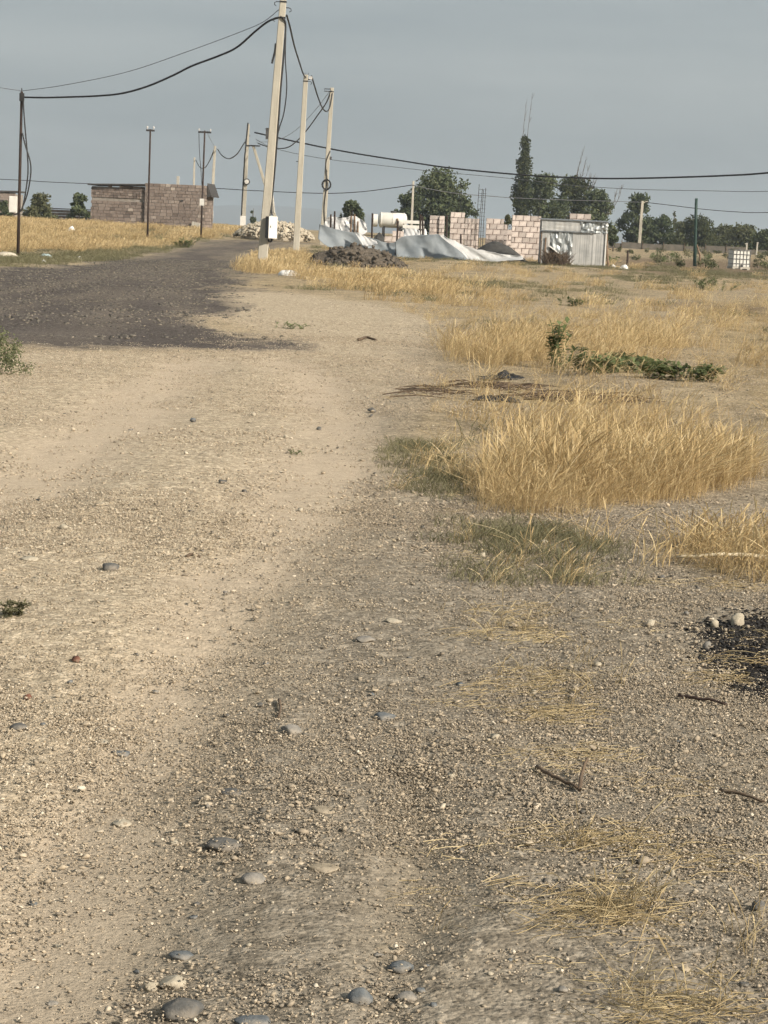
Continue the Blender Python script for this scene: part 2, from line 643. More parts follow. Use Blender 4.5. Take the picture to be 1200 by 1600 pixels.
M['foil'] = simple('crumpled_foil', (0.25, 0.28, 0.29), (0.42, 0.44, 0.44), 3, 0.45, 0.3, 0.03, 0.45, 0.5, 5)
M['tarp'] = simple('grey_blue_plastic_sheet', (0.165, 0.192, 0.212), (0.250, 0.278, 0.296), 1.3, 0.6, 0.25, 0.05, 0.0, 0.3, 4, 0.1)
M['tarp_white'] = simple('white_plastic_sheet', (0.40, 0.41, 0.41), (0.58, 0.58, 0.57), 1.6, 0.4, 0.4, 0.04, 0.0, 0.5, 4, 0.15)
M['sand_dark'] = simple('dark_sand', (0.036, 0.036, 0.034), (0.066, 0.064, 0.060), 5, 0.95, 0.5, 0.03)
M['earth_dark'] = simple('dark_turned_earth', (0.055, 0.046, 0.036), (0.145, 0.122, 0.095), 6, 0.95, 0.9, 0.06, bscale=14)
M['rubble'] = simple('pale_rubble_stone', (0.30, 0.26, 0.195), (0.52, 0.47, 0.375), 2, 0.95, 0.4, 0.02, rnd=0.2)
M['tank'] = simple('white_tank', (0.56, 0.56, 0.51), (0.70, 0.69, 0.64), 2.5, 0.45, 0.1)
M['wood'] = simple('weathered_timber', (0.13, 0.085, 0.055), (0.26, 0.185, 0.125), 7, 0.9, 0.4)
M['wood_pale'] = simple('pale_bare_stick', (0.50, 0.42, 0.28), (0.68, 0.60, 0.44), 14, 0.8, 0.4, 0.004)
M['black_plastic'] = simple('black_plastic', (0.012, 0.012, 0.013), (0.03, 0.03, 0.03), 8, 0.45, 0.5, 0.01)
M['net'] = simple('dark_fence_net', (0.085, 0.078, 0.066), (0.14, 0.126, 0.104), 3, 0.9, 0.2)
M['hill'] = simple('far_hill', (0.10, 0.095, 0.085), (0.16, 0.145, 0.125), 0.002, 1.0, 0.0)
M['char'] = simple('charred_bits', (0.010, 0.010, 0.010), (0.03, 0.028, 0.026), 30, 0.9, 0.4)
M['litter'] = simple('white_litter', (0.6, 0.6, 0.58), (0.8, 0.8, 0.78), 6, 0.5, 0.4)
M['litter_blue'] = simple('pale_blue_litter', (0.26, 0.36, 0.38), (0.42, 0.50, 0.50), 6, 0.5, 0.4)

# tuff wall material of the far house: varied block colours
s = NT('tuff_wall')
t_ = s.attr('tint')
c_ = s.ramp(t_, (0.0, (0.120, 0.098, 0.084)), (0.35, (0.205, 0.168, 0.144)), (0.7, (0.270, 0.226, 0.195)), (1.0, (0.40, 0.35, 0.30)))
nz = s.noise(9, s.obj(), 5)
c_ = s.mix(0.6, c_, s.mix(1.0, c_, s.ramp(nz, (0.3, 0.65), (0.7, 1.3)), 'MULTIPLY'))
M['tuff'] = s.pbr(c_, 0.95, s.bump(nz, 0.4, 0.02), 0, 0.15)

# ------------------------------------------------------------------ ground sheet (ground, dirt track, dark gravel road)
road_px = [(-420, 424), (-100, 424), (0, 421), (90, 417), (170, 410), (240, 400), (290, 388), (335, 379), (385, 374), (452, 375), (450, 381),
           (430, 388), (392, 394), (372, 402), (364, 412), (372, 425), (360, 442), (352, 462), (336, 485), (345, 505), (415, 527),
           (425, 543), (330, 547), (220, 546), (100, 543), (0, 535), (-150, 520), (-420, 500)]
ROAD = wpoly(road_px)
track_px = [(-700, 1750), (-700, 1000), (-300, 640), (-160, 552), (60, 548), (300, 552), (432, 546), (425, 522), (350, 500), (345, 482),
            (365, 455), (470, 460), (600, 478), (690, 500), (680, 560), (650, 620), (615, 690), (600, 760), (610, 860), (680, 1000),
            (720, 1200), (770, 1420), (850, 1800)]
TRACK = wpoly(track_px)
wheel1 = [hit(*p)[:2] for p in [(95, 1760), (110, 1600), (150, 1450), (195, 1290), (235, 1150), (290, 1030), (345, 950), (420, 870), (500, 760), (520, 660), (500, 590), (440, 560)]]
wheel2 = [hit(*p)[:2] for p in [(-900, 1500), (-500, 1200), (-220, 960), (-60, 800), (80, 720), (200, 640), (260, 590), (300, 560)]]
streaks = [[hit(*p)[:2] for p in q] for q in ([(430, 546), (300, 505), (262, 455), (275, 425), (330, 400), (380, 385), (430, 379)], [(60, 545), (150, 500), (190, 455), (230, 425), (300, 400), (370, 381)], [(-100, 470), (100, 445), (200, 425), (290, 398)], [(-100, 500), (120, 462), (250, 440)])]
wheel3 = [hit(*p)[:2] for p in [(560, 1800), (600, 1600), (640, 1450), (660, 1330), (650, 1200)]]
tread = wpoly([(195, 1080), (330, 1100), (430, 1000), (470, 900), (400, 880), (280, 930)])
warm_px = wpoly([(-600, 1900), (40, 1750), (90, 1500), (170, 1300), (330, 1120), (430, 960), (560, 830), (640, 760), (640, 640), (760, 470), (350, 440), (-600, 500)])
BURN = wpoly([(1085, 990), (1120, 975), (1300, 960), (1320, 1110), (1180, 1105), (1110, 1075), (1090, 1040), (1140, 1020)])
TILL = wpoly([(945, 400), (1300, 410), (1300, 442), (1120, 432), (1000, 428), (955, 420)])
TILL2 = wpoly([(1000, 470), (1300, 480), (1300, 496), (1100, 488)])
G_CLUMP = wpoly([(752, 752), (800, 730), (950, 720), (1100, 718), (1165, 725), (1180, 742), (1100, 770), (965, 790), (900, 806), (820, 808), (770, 800), (748, 780)])
G_MID1 = wpoly([(690, 545), (740, 522), (880, 522), (890, 552), (800, 578), (700, 572)])
G_MID2 = wpoly([(890, 532), (960, 522), (1055, 525), (1062, 548), (1000, 566), (920, 560)])
G_BAND = wpoly([(455, 436), (520, 450), (600, 464), (690, 476), (750, 490), (790, 470), (735, 448), (640, 430), (540, 428), (470, 424)])
G_LOW = wpoly([(690, 602), (740, 618), (820, 636), (930, 636), (960, 612), (860, 595), (740, 590)])
G_BACK = wpoly([(775, 678), (820, 696), (900, 700), (1100, 700), (1080, 665), (900, 656), (800, 660)])
G_RIGHT = wpoly([(1060, 470), (1260, 470), (1300, 660), (1180, 650), (1080, 560)])
G_LEFT = wpoly([(-250, 396), (0, 392), (120, 393), (210, 394), (270, 383), (330, 372), (368, 366), (350, 357), (300, 356), (140, 352), (0, 346), (-250, 340)])
G_LEFTLOW = wpoly([(-250, 418), (0, 416), (110, 412), (200, 404), (270, 390), (340, 374), (368, 366), (270, 383), (120, 393), (-250, 396)])
G_POLE = wpoly([(396, 412), (410, 403), (455, 400), (470, 408), (450, 425), (412, 430), (394, 425)])
G_STRIP = wpoly([(1010, 862), (1070, 890), (1200, 915), (1300, 900), (1250, 835), (1100, 838), (1040, 848)])
W_LOW1 = wpoly([(605, 690), (700, 690), (745, 740), (730, 790), (640, 770)])
W_LOW2 = wpoly([(690, 830), (850, 818), (960, 850), (900, 910), (800, 925), (720, 890)])


def masks(x, y):
    rr = np.clip(0.01 * y, 0.05, 1.2)
    road = soft(x + 2.4 * (fbm(x * 0.9, y * 0.35, 53, 4) - 0.5), y + 1.2 * (fbm(x * 0.5, y * 0.5, 59, 3) - 0.5), ROAD, rr * 2.6)
    d1 = np.minimum(np.minimum(dist_line(x, y, wheel1), dist_line(x, y, wheel2)), dist_line(x, y, wheel3) * 1.5 + 0.12)
    wob = (fbm(x * 1.3, y * 1.3, 41, 3) - 0.5) * 0.5
    tr = np.clip(1.35 - (d1 + wob * 0.7) / np.clip(0.12 + 0.024 * y, 0.18, 0.40), 0, 1)
    tr *= np.clip(0.55 + 1.1 * fbm(x * 2.1, y * 1.1, 47, 3), 0, 1)
    tr = np.maximum(tr, 0.9 * soft(x, y, tread, 0.12))
    warm = np.clip(soft(x, y, warm_px, np.clip(0.05 * y, 0.3, 2.0)), 0, 1)
    intrack = soft(x, y, TRACK, rr * 2)
    grassy = np.zeros_like(x)
    for pl in (G_CLUMP, G_MID1, G_MID2, G_BAND, G_LOW, G_BACK, G_RIGHT, G_LEFT, G_POLE, G_STRIP):
        grassy = np.maximum(grassy, soft(x, y, pl, rr * 2))
    field = np.clip((1 - intrack) * (1 - road), 0, 1) * np.clip((y - 9.5) / 4, 0, 1)
    grassy = np.maximum(grassy, field * (0.40 + 0.45 * fbm(x * 0.25, y * 0.12, 5, 3)))
    burn = soft(x, y, BURN, 0.14)
    warm = np.maximum(warm, 0.55 * field)
    sd = np.full(x.shape, 1e9)
    for q in streaks:
        sd = np.minimum(sd, dist_line(x, y, q))
    streak = np.clip(1.2 - (sd + 0.8 * (fbm(x * 0.8, y * 0.4, 67, 3) - 0.5)) / 0.55, 0, 1) * np.clip(2 * fbm(x * 0.5, y * 0.25, 69, 3) - 0.35, 0, 1)
    till = np.maximum(soft(x, y, TILL, 2.5), 0.7 * soft(x, y, TILL2, 1.2))
    return road, tr * (1 - road), warm, grassy, burn, intrack, till, streak


def relief(x, y, tr, road, intrack):
    near = np.clip((60 - y) / 45, 0, 1)
    z = (fbm(x * 0.9, y * 0.9, 11, 3) - 0.5) * 0.045
    z = z + (fbm(x * 5, y * 5, 13, 3) - 0.5) * 0.014 * near * (1 - 0.6 * tr)
    z = z + (fbm(x * 19, y * 19, 17, 2) - 0.5) * 0.008 * near * (1 - 0.8 * tr)
    z = z - 0.030 * tr * near
    z = z + (1 - intrack) * (1 - road) * ((fbm(x * 0.35, y * 0.35, 23, 3) - 0.45) * 0.22) * np.clip((y - 8) / 12, 0, 1)
    # tyre lugs on the pressed wheel path
    lug = soft(x, y, tread, 0.05)
    z = z + lug * 0.008 * np.sin((y * 1.0 + x * 0.35) * 2 * math.pi / 0.13) * np.clip(4 * (fbm(x * 3, y * 3, 31, 2) - 0.36), 0, 1)
    return z


def graded(lo, hi, fine, c0, c1, growth):
    a = [c0]
    while a[-1] < c1:
        a.append(a[-1] + fine)
    st = fine
    while a[-1] < hi:
        st *= growth
        a.append(a[-1] + st)
    b = [c0]
    st = fine
    while b[-1] > lo:
        st *= growth
        b.append(b[-1] - st)
    return np.array(b[:0:-1] + a)


gx = graded(-5000, 5000, 0.026, -2.2, 2.6, 1.036)
gy = graded(-300, 5600, 0.026, 3.6, 10.5, 1.018)
GX, GY = np.meshgrid(gx, gy)
fx, fy = GX.ravel(), GY.ravel()
sel = (fy > 1) & (fy < 170) & (np.abs(fx) < 60)
att = {k: np.zeros(len(fx)) for k in ('road', 'track', 'warm', 'grassy', 'burn', 'intrack', 'till', 'streak')}
for k, a in zip(att, masks(fx[sel], fy[sel])):
    att[k][sel] = a
att['grassy'][~sel] = 0.75
att['warm'][~sel] = 0.6
fz = terrain(fx, fy)
fz = fz + relief(fx, fy, att['track'], att['road'], att['intrack'])
nx, ny = len(gx), len(gy)
idx = np.arange(nx * ny).reshape(ny, nx)
Q = np.stack([idx[:-1, :-1], idx[:-1, 1:], idx[1:, 1:], idx[1:, :-1]], -1).reshape(-1, 4)
V = np.stack([fx, fy, fz], 1)
rq = att['road'][Q].mean(1) > 0.5
tq = (att['intrack'][Q].mean(1) > 0.5) & ~rq
gq = ~rq & ~tq
for nm, ql, lb, ct in (('ground', gq, 'dry stony ground with patches of yellow grass', 'ground'),
                       ('gravel_road', rq, 'dark grey slag gravel road bending away to the rubble', 'road'),
                       ('dirt_track', tq, 'pale gravelly dirt track with wheel ruts in the foreground', 'track')):
    F = Q[ql]
    used, inv = np.unique(F, return_inverse=True)
    me = np_mesh(nm, V[used], inv.reshape(-1, 4), M['ground'], True,
                 {k: att[k][used] for k in ('road', 'track', 'warm', 'grassy', 'burn', 'till', 'streak')})
    o = link_mesh(nm, me)
    tag(o, lb, ct, kind='structure')


def gz(x, y):
    """real surface height at (x, y) arrays"""
    x, y = np.atleast_1d(np.asarray(x, float)), np.atleast_1d(np.asarray(y, float))
    i = np.clip(np.searchsorted(gx, x) - 1, 0, nx - 2)
    j = np.clip(np.searchsorted(gy, y) - 1, 0, ny - 2)
    a = np.clip((x - gx[i]) / (gx[i + 1] - gx[i]), 0, 1)
    b = np.clip((y - gy[j]) / (gy[j + 1] - gy[j]), 0, 1)
    Z = fz.reshape(ny, nx)
    return (Z[j, i] * (1 - a) + Z[j, i + 1] * a) * (1 - b) + (Z[j + 1, i] * (1 - a) + Z[j + 1, i + 1] * a) * b


def gfoot(u, v, D):
    p = PD(u, v, D)
    return np.array([p[0], p[1], float(gz(p[0], p[1])[0])])


def ghit(u, v):
    p = hit(u, v)
    return np.array([p[0], p[1], float(gz(p[0], p[1])[0])])


# far hills behind the road's end
hv, hf = [], []
xs = np.linspace(-2600, 2600, 120)
prof = 46 * np.exp(-((xs + 350) / 420) ** 2) + 26 * np.exp(-((xs - 500) / 700) ** 2) + 18 * np.exp(-((xs + 1500) / 500) ** 2) + 6 * fbm(xs / 160, xs * 0, 3, 4)
for i, x in enumerate(xs):
    hv += [(x, 4300, -0.5), (x, 4600, 0.6 * prof[i]), (x, 4850, 1.0 * prof[i]), (x, 5300, -0.5)]
for i in range(len(xs) - 1):
    for k in range(3):
        hf.append((i * 4 + k, i * 4 + 4 + k, i * 4 + 5 + k, i * 4 + 1 + k))
mb = MB()
mb.add(hv, hf)
tag(mb.build('hill', M['hill'], smooth=True), 'low hazy hills along the horizon', 'hill', kind='structure')

# ------------------------------------------------------------------ scattering
def scatter(name, P, rot, scl, pick, meshes, label, cat, shift=None):
    me = bpy.data.meshes.new(name)
    n = len(P)
    me.vertices.add(n)
    me.vertices.foreach_set('co', np.asarray(P, np.float32).ravel())
    a = me.attributes.new('rot', 'FLOAT_VECTOR', 'POINT')
    a.data.foreach_set('vector', np.asarray(rot, np.float32).ravel())
    a = me.attributes.new('scl', 'FLOAT', 'POINT')
    a.data.foreach_set('value', np.asarray(scl, np.float32))
    a = me.attributes.new('pick', 'INT', 'POINT')
    a.data.foreach_set('value', np.asarray(pick, np.int32))
    if shift is not None:
        a = me.attributes.new('shift', 'FLOAT', 'POINT')
        a.data.foreach_set('value', np.asarray(shift, np.float32))
    o = link_mesh(name, me)
    ng = bpy.data.node_groups.new(name + '_scatter', 'GeometryNodeTree')
    ng.interface.new_socket('Geometry', in_out='INPUT', socket_type='NodeSocketGeometry')
    ng.interface.new_socket('Geometry', in_out='OUTPUT', socket_type='NodeSocketGeometry')
    N = ng.nodes.new
    gi, go = N('NodeGroupInput'), N('NodeGroupOutput')
    g2i = N('GeometryNodeGeometryToInstance')
    for m_ in meshes[::-1]:        # a multi-input socket lists its links last to first
        so_ = bpy.data.objects.new(m_.name, m_)
        oi = N('GeometryNodeObjectInfo')
        oi.transform_space = 'ORIGINAL'
        oi.inputs['Object'].default_value = so_
        oi.inputs['As Instance'].default_value = False
        ng.links.new(oi.outputs['Geometry'], g2i.inputs[0])
    iop = N('GeometryNodeInstanceOnPoints')

    def na(nm, typ):
        q = N('GeometryNodeInputNamedAttribute')
        q.data_type = typ
        q.inputs['Name'].default_value = nm
        return [x for x in q.outputs if x.enabled and x.name == 'Attribute'][0]
    ng.links.new(gi.outputs[0], iop.inputs['Points'])
    ng.links.new(g2i.outputs[0], iop.inputs['Instance'])
    iop.inputs['Pick Instance'].default_value = True
    ng.links.new(na('pick', 'INT'), iop.inputs['Instance Index'])
    e2r = N('FunctionNodeEulerToRotation')
    ng.links.new(na('rot', 'FLOAT_VECTOR'), e2r.inputs[0])
    ng.links.new(e2r.outputs[0], iop.inputs['Rotation'])
    ng.links.new(na('scl', 'FLOAT'), iop.inputs['Scale'])
    ng.links.new(iop.outputs[0], go.inputs[0])
    md = o.modifiers.new('scatter', 'NODES')
    md.node_group = ng
    tag(o, label, cat, kind='stuff')
    return o


# ---- stone shapes
_t = (1 + 5 ** 0.5) / 2
ICO_V = np.array([(-1, _t, 0), (1, _t, 0), (-1, -_t, 0), (1, -_t, 0), (0, -1, _t), (0, 1, _t), (0, -1, -_t), (0, 1, -_t), (_t, 0, -1), (_t, 0, 1), (-_t, 0, -1), (-_t, 0, 1)]) / math.hypot(1, _t)
ICO_F = np.array([(0, 11, 5), (0, 5, 1), (0, 1, 7), (0, 7, 10), (0, 10, 11), (1, 5, 9), (5, 11, 4), (11, 10, 2), (10, 7, 6), (7, 1, 8),
                  (3, 9, 4), (3, 4, 2), (3, 2, 6), (3, 6, 8), (3, 8, 9), (4, 9, 5), (2, 4, 11), (6, 2, 10), (8, 6, 7), (9, 8, 1)])


def subdiv(Vv, Ff):
    Vv = [tuple(v) for v in Vv]
    cache, out = {}, []

    def mid_(a, b):
        k = (min(a, b), max(a, b))
        if k not in cache:
            m = (np.array(Vv[a]) + np.array(Vv[b])) / 2
            Vv.append(tuple(m / np.linalg.norm(m)))
            cache[k] = len(Vv) - 1
        return cache[k]
    for a, b, c in Ff:
        ab, bc, ca = mid_(a, b), mid_(b, c), mid_(c, a)
        out += [(a, ab, ca), (b, bc, ab), (c, ca, bc), (ab, bc, ca)]
    return np.array(Vv), np.array(out)


ICO2 = subdiv(ICO_V, ICO_F)
ICO3 = subdiv(*ICO2)
ICO4 = subdiv(*ICO3)


def rock_verts(base, seed, lump=0.28, planes=7):
    """unit rock: sphere cut by random planes and lumped"""
    r_ = np.random.default_rng(seed)
    Vv = base.copy()
    for _ in range(planes):
        n_ = r_.normal(size=3)
        n_ /= np.linalg.norm(n_)
        d_ = r_.uniform(0.62, 0.92)
        k = Vv @ n_
        over = np.clip(k - d_, 0, None)
        Vv = Vv - over[:, None] * n_ * 0.92
    off = r_.uniform(0, 50, 3)
    nn = fbm(Vv[:, 0] * 1.3 + off[0] + Vv[:, 2], Vv[:, 1] * 1.3 + off[1] - Vv[:, 2], seed, 3) - 0.5
    return Vv * (1 + lump * 2 * nn)[:, None]


def rotz_mat(a):
    return np.array([[math.cos(a), -math.sin(a), 0], [math.sin(a), math.cos(a), 0], [0, 0, 1]])


def hull_chip(seed, npts=11):
    """angular stone chip: convex hull of random points, unit size"""
    r_ = np.random.default_rng(seed)
    p = r_.normal(size=(npts, 3))
    p /= np.linalg.norm(p, axis=1)[:, None]
    p *= r_.uniform(0.75, 1.0, (npts, 1))
    bm = bmesh.new()
    vs_ = [bm.verts.new(q) for q in p]
    res = bmesh.ops.convex_hull(bm, input=vs_)
    bmesh.ops.delete(bm, geom=[g for g in res['geom_interior'] if isinstance(g, bmesh.types.BMVert)], context='VERTS')
    bmesh.ops.triangulate(bm, faces=bm.faces[:])
    bm.verts.index_update()
    Vv = np.array([v.co[:] for v in bm.verts])
    Ff = np.array([[v.index for v in f.verts] for f in bm.faces])
    bm.free()
    return Vv, Ff


CHIPS = [hull_chip(7000 + i, 9 + i % 6) for i in range(24)]


def gravel_cluster(seed, n, rad, smin, smax, dark=0.0):
    r_ = np.random.default_rng(seed)
    VV, FF, TT = [], [], []
    nb = 0
    for i in range(n):
        sz = smin * (smax / smin) ** (r_.random() ** 1.35)
        base, ff = CHIPS[r_.integers(0, len(CHIPS))]
        tilt = np.array(Matrix.Rotation(r_.normal(0, 0.35), 3, 'X') @ Matrix.Rotation(r_.uniform(0, 6.28), 3, 'Z'))
        v_ = (base * np.array([1.15, r_.uniform(0.55, 0.95), r_.uniform(0.35, 0.7)]) * sz) @ tilt.T
        v_ = v_ @ rotz_mat(r_.uniform(0, 6.28)).T
        q, a = rad * math.sqrt(r_.random()), r_.uniform(0, 6.28)
        v_ = v_ + np.array([q * math.cos(a), q * math.sin(a), sz * r_.uniform(-0.32, 0.12)])
        VV.append(v_)
        FF.append(ff + nb)
        nb += len(v_)
        TT.append(np.full(len(v_), np.clip(max(0.25 - dark, r_.normal(0.48 - dark, 0.12)) + (0 if dark else r_.choice([0.0, 0.30, -0.26], p=[0.84, 0.09, 0.07])), 0, 1)))
    return np_mesh('gravel_stone', np.concatenate(VV), np.concatenate(FF), M['stone'], False, {'tint': np.concatenate(TT)})


def tile_points(n, ylo, yhi, power=1.0, margin=0.9, slope=0.27):
    """random points on the ground between distances ylo and yhi, evenly by area"""
    out = []
    while sum(len(a) for a in out) < n:
        y = np.sqrt(rng.uniform(ylo ** 2, yhi ** 2, n)) if power == 1 else ylo * (yhi / ylo) ** rng.random(n)
        x = rng.uniform(-1, 1, n) * (slope * yhi + margin)
        k = np.abs(x) < slope * y + margin
        out.append(np.stack([x[k], y[k]], 1))
    return np.concatenate(out)[:n]


def place(P, keep):
    P = P[keep]
    return np.stack([P[:, 0], P[:, 1], gz(P[:, 0], P[:, 1])], 1)


cl_fine = [gravel_cluster(100 + i, 75, 0.16, 0.0022, 0.0078) for i in range(8)]
cl_mid = [gravel_cluster(200 + i, 12, 0.20, 0.0045, 0.0125) for i in range(8)]
cl_big = [gravel_cluster(260 + i, 3, 0.30, 0.010, 0.020) for i in range(8)]
cl_dark = [gravel_cluster(300 + i, 22, 0.2, 0.008, 0.026, 0.33) for i in range(4)]
# near gravel
allP, allR, allS, allK, allW = [], [], [], [], []
for (n, ylo, yhi, sc, meshes_i, lo) in ((5200, 2.8, 6.2, 0.85, 0, 1.4), (700, 2.8, 6.2, 0.9, 8, 0.5), (10500, 2.8, 10, 0.95, 0, 0.9), (5200, 2.8, 11, 1.05, 8, 0.4), (900, 2.8, 14, 1.0, 16, 0.25), (12000, 9, 26, 1.2, 0, 0.7), (10000, 8, 30, 1.3, 8, 0.3),
                                        (1800, 26, 62, 1.8, 8, 0.1)):
    P = tile_points(n, ylo, yhi)
    rd, tr, wm, gr, bn, it, tl_, sk_ = masks(P[:, 0], P[:, 1])
    d = fbm(P[:, 0] * 0.8, P[:, 1] * 0.8, 61, 4)
    prob = np.clip(0.30 + 3.4 * (d - 0.42), 0.10, 1) * (1 - 0.92 * tr) * (1 - rd) * (1 - 0.8 * gr) * (1 - 0.85 * bn) + lo * 0.2 * (1 - rd)
    keep = rng.random(n) < prob
    Q3 = place(P, keep)
    m_ = len(Q3)
    allP.append(Q3)
    allW.append(0.05 + 0.13 * wm[keep] + rng.normal(0, 0.03, m_))
    allR.append(np.stack([rng.normal(0, 0.04, m_), rng.normal(0, 0.04, m_), rng.uniform(0, 6.28, m_)], 1))
    allS.append(rng.uniform(0.75, 1.25, m_) * sc)
    allK.append(rng.integers(0, 8, m_) + meshes_i)
scatter('gravel', np.concatenate(allP), np.concatenate(allR), np.concatenate(allS), np.concatenate(allK), cl_fine + cl_mid + cl_big,
        'loose tan and grey gravel strewn over the dirt track', 'gravel', np.concatenate(allW))
P = tile_points(9000, 23, 75)
rd, tr, wm, gr, bn, it, tl_, sk_ = masks(P[:, 0], P[:, 1])
keep = rng.random(len(P)) < np.clip(rd * 1.1 - 0.05, 0, 1)
Q3 = place(P, keep)
m_ = len(Q3)
scatter('slag_gravel', Q3, np.stack([np.zeros(m_), np.zeros(m_), rng.uniform(0, 6.28, m_)], 1), rng.uniform(1.1, 2.4, m_), rng.integers(0, 4, m_), cl_dark,
        'dark slag gravel loose on the bending road', 'gravel')


# ---- individually visible stones
rock_m = {
    'dark': rock_material('dark_grey_cobble', (0.060, 0.060, 0.058), (0.105, 0.105, 0.100), (0.16, 0.155, 0.145)),
    'grey': rock_material('grey_cobble', (0.13, 0.125, 0.115), (0.205, 0.195, 0.175), (0.29, 0.275, 0.245)),
    'cream': rock_material('cream_limestone', (0.27, 0.24, 0.18), (0.39, 0.35, 0.27), (0.52, 0.48, 0.385)),
    'tan': rock_material('tan_stone', (0.21, 0.175, 0.125), (0.30, 0.255, 0.185), (0.40, 0.345, 0.26)),
    'blue': rock_material('blue_grey_cobble', (0.075, 0.085, 0.092), (0.125, 0.138, 0.145), (0.19, 0.2, 0.2)),
    'red': rock_material('red_brown_stone', (0.10, 0.045, 0.03), (0.16, 0.075, 0.05), (0.23, 0.12, 0.085)),
}


def stone(u, v, wpx, hpx, kind, label, seed, round_=True, group=None, sink=0.42):
    p = ghit(u, v + hpx * 0.3)
    D = p[1]
    wm_ = wpx / FPX * D / 2
    dep = wm_ * random.uniform(0.75, 1.0)
    # apparent height = height*cos + depth*sin(view angle)
    ang = math.atan2(EYE, D)
    hm = max(0.30 * wm_, (hpx / FPX * D - 2 * dep * math.sin(ang) * 0.8))
    if wpx > 19:
        Vv, Ff_ = rock_verts(ICO3[0], seed, 0.20 if round_ else 0.3, 7 if round_ else 11), ICO3[1]
    else:
        Vv, Ff_ = hull_chip(seed, 13)
    Vv = Vv @ rotz_mat(seed * 1.7).T
    Vv = Vv / np.abs(Vv).max(0) * np.array([wm_, dep, hm * 0.72])
    Vv[:, 2] += hm * (0.72 - (sink if wpx > 19 else 0.30))
    me = np_mesh('stone', Vv, Ff_, rock_m[kind], bool(round_ and wpx > 22))
    o = link_mesh('stone', me, loc=p)
    tag(o, label, 'stone', group)
    return o


HERO = [
    (350, 1305, 62, 30, 'dark', 'large dark grey stone half sunk left of centre in the foreground'),
    (395, 1365, 42, 24, 'grey', 'oblong pale-ended grey cobble just below the large dark stone'),
    (505, 1350, 54, 18, 'tan', 'flat brownish stone barely showing right of the oblong grey cobble'),
    (285, 1570, 72, 46, 'dark', 'biggest smooth dark grey cobble at the bottom edge on the left'),
    (395, 1592, 62, 26, 'blue', 'blue-grey cobble cut by the bottom edge beside the biggest cobble'),
    (270, 1521, 46, 30, 'cream', 'larger cream limestone of the pair above the biggest dark cobble'),
    (238, 1523, 30, 22, 'cream', 'smaller cream limestone touching the left of its larger twin'),
    (284, 1476, 44, 22, 'blue', 'low grey stone half buried above the cream limestone pair'),
    (564, 1553, 46, 34, 'blue', 'dark blue-grey pitted cobble near the middle of the bottom edge'),
    (627, 1495, 44, 28, 'blue', 'rounded blue-grey cobble right of centre near the bottom'),
    (637, 1546, 42, 24, 'grey', 'dull brown-grey stone below the rounded blue-grey cobble'),
    (610, 1462, 52, 18, 'tan', 'long flat tan stone above the rounded blue-grey cobble'),
    (172, 882, 30, 14, 'dark', 'oval dark greenish stone lying alone on the pale track'),
    (46, 872, 30, 10, 'cream', 'flat cream stone at the left edge beside the pale track'),
    (600, 1115, 38, 18, 'blue', 'broken blue-grey stone in the middle of the track'),
    (455, 1134, 36, 20, 'grey', 'wedge-shaped grey stone left of the broken blue-grey one'),
    (31, 1131, 30, 14, 'dark', 'dark angular stone at the left edge below the green weed'),
    (190, 1265, 34, 16, 'cream', 'cream angular stone on the left wheel rut edge'),
    (119, 1030, 15, 11, 'red', 'small red-brown stone on the left of the track'),
    (43, 1082, 15, 12, 'red', 'red-brown stone near the left edge'),
    (365, 1232, 42, 15, 'dark', 'dark flat stone above the large half sunk stone'),
    (705, 1206, 17, 11, 'cream', 'lone cream pebble right of the track centre'),
    (1150, 974, 26, 24, 'cream', 'cream stone standing upright on the charred patch'),
    (1116, 980, 13, 14, 'cream', 'small pale stone left of the upright stone by the charred patch'),
    (1104, 1014, 14, 14, 'grey', 'grey pebble on the edge of the charred patch'),
    (615, 968, 28, 10, 'cream', 'flat peach-cream stone in the track above the broken blue-grey one'),
    (570, 997, 34, 13, 'grey', 'flat mauve-grey stone left below the flat peach-cream stone'),
    (1050, 1365, 15, 16, 'cream', 'round cream pebble on the right below the straw'),
    (160, 1143, 34, 14, 'cream', 'pale flat stone among gravel on the left'),
    (190, 1155, 34, 14, 'blue', 'blue-grey stone touching the pale flat stone on the left'),
    (505, 1265, 40, 15, 'tan', 'dust-coloured flat stone above the flat brownish stone'),
    (1185, 1415, 26, 22, 'dark', 'dark stone at the right edge near the bottom'),
]
for i, (u, v, wp, hp, k, lb) in enumerate(HERO):
    stone(u, v, wp, hp, k, lb, 900 + i, k in ('dark', 'blue', 'grey', 'tan'))
# smaller stones one can pick out
k = 0
for zone, (u0, u1, v0, v1), n, lbp, lbd in (
        ('foreground', (20, 1180, 1180, 1590), 60, 'small pale stone lying in the foreground gravel', 'small dark stone lying in the foreground gravel'),
        ('track', (10, 690, 640, 1150), 36, 'small pale stone on the middle stretch of the track', 'small dark stone on the middle stretch of the track'),
        ('verge', (700, 1190, 840, 1160), 26, 'small pale stone on the verge between straw and charred patch', 'small dark stone on the verge between straw and charred patch')):
    for i in range(n):
        u, v = random.uniform(u0, u1), random.uniform(v0, v1)
        if zone == 'foreground' and u < 330 and random.random() < 0.5:
            continue
        pale = random.random() < 0.62
        wp = random.choice((8, 9, 10, 11, 12, 14, 17)) * (0.7 + 0.45 * (v / 1600))
        stone(u, v, wp, wp * random.uniform(0.45, 0.75), random.choice(('cream', 'tan', 'cream')) if pale else random.choice(('dark', 'grey', 'blue')),
              lbp if pale else lbd, 3000 + k, not pale, ('pale ' if pale else 'dark ') + 'small stones of the ' + zone)
        k += 1


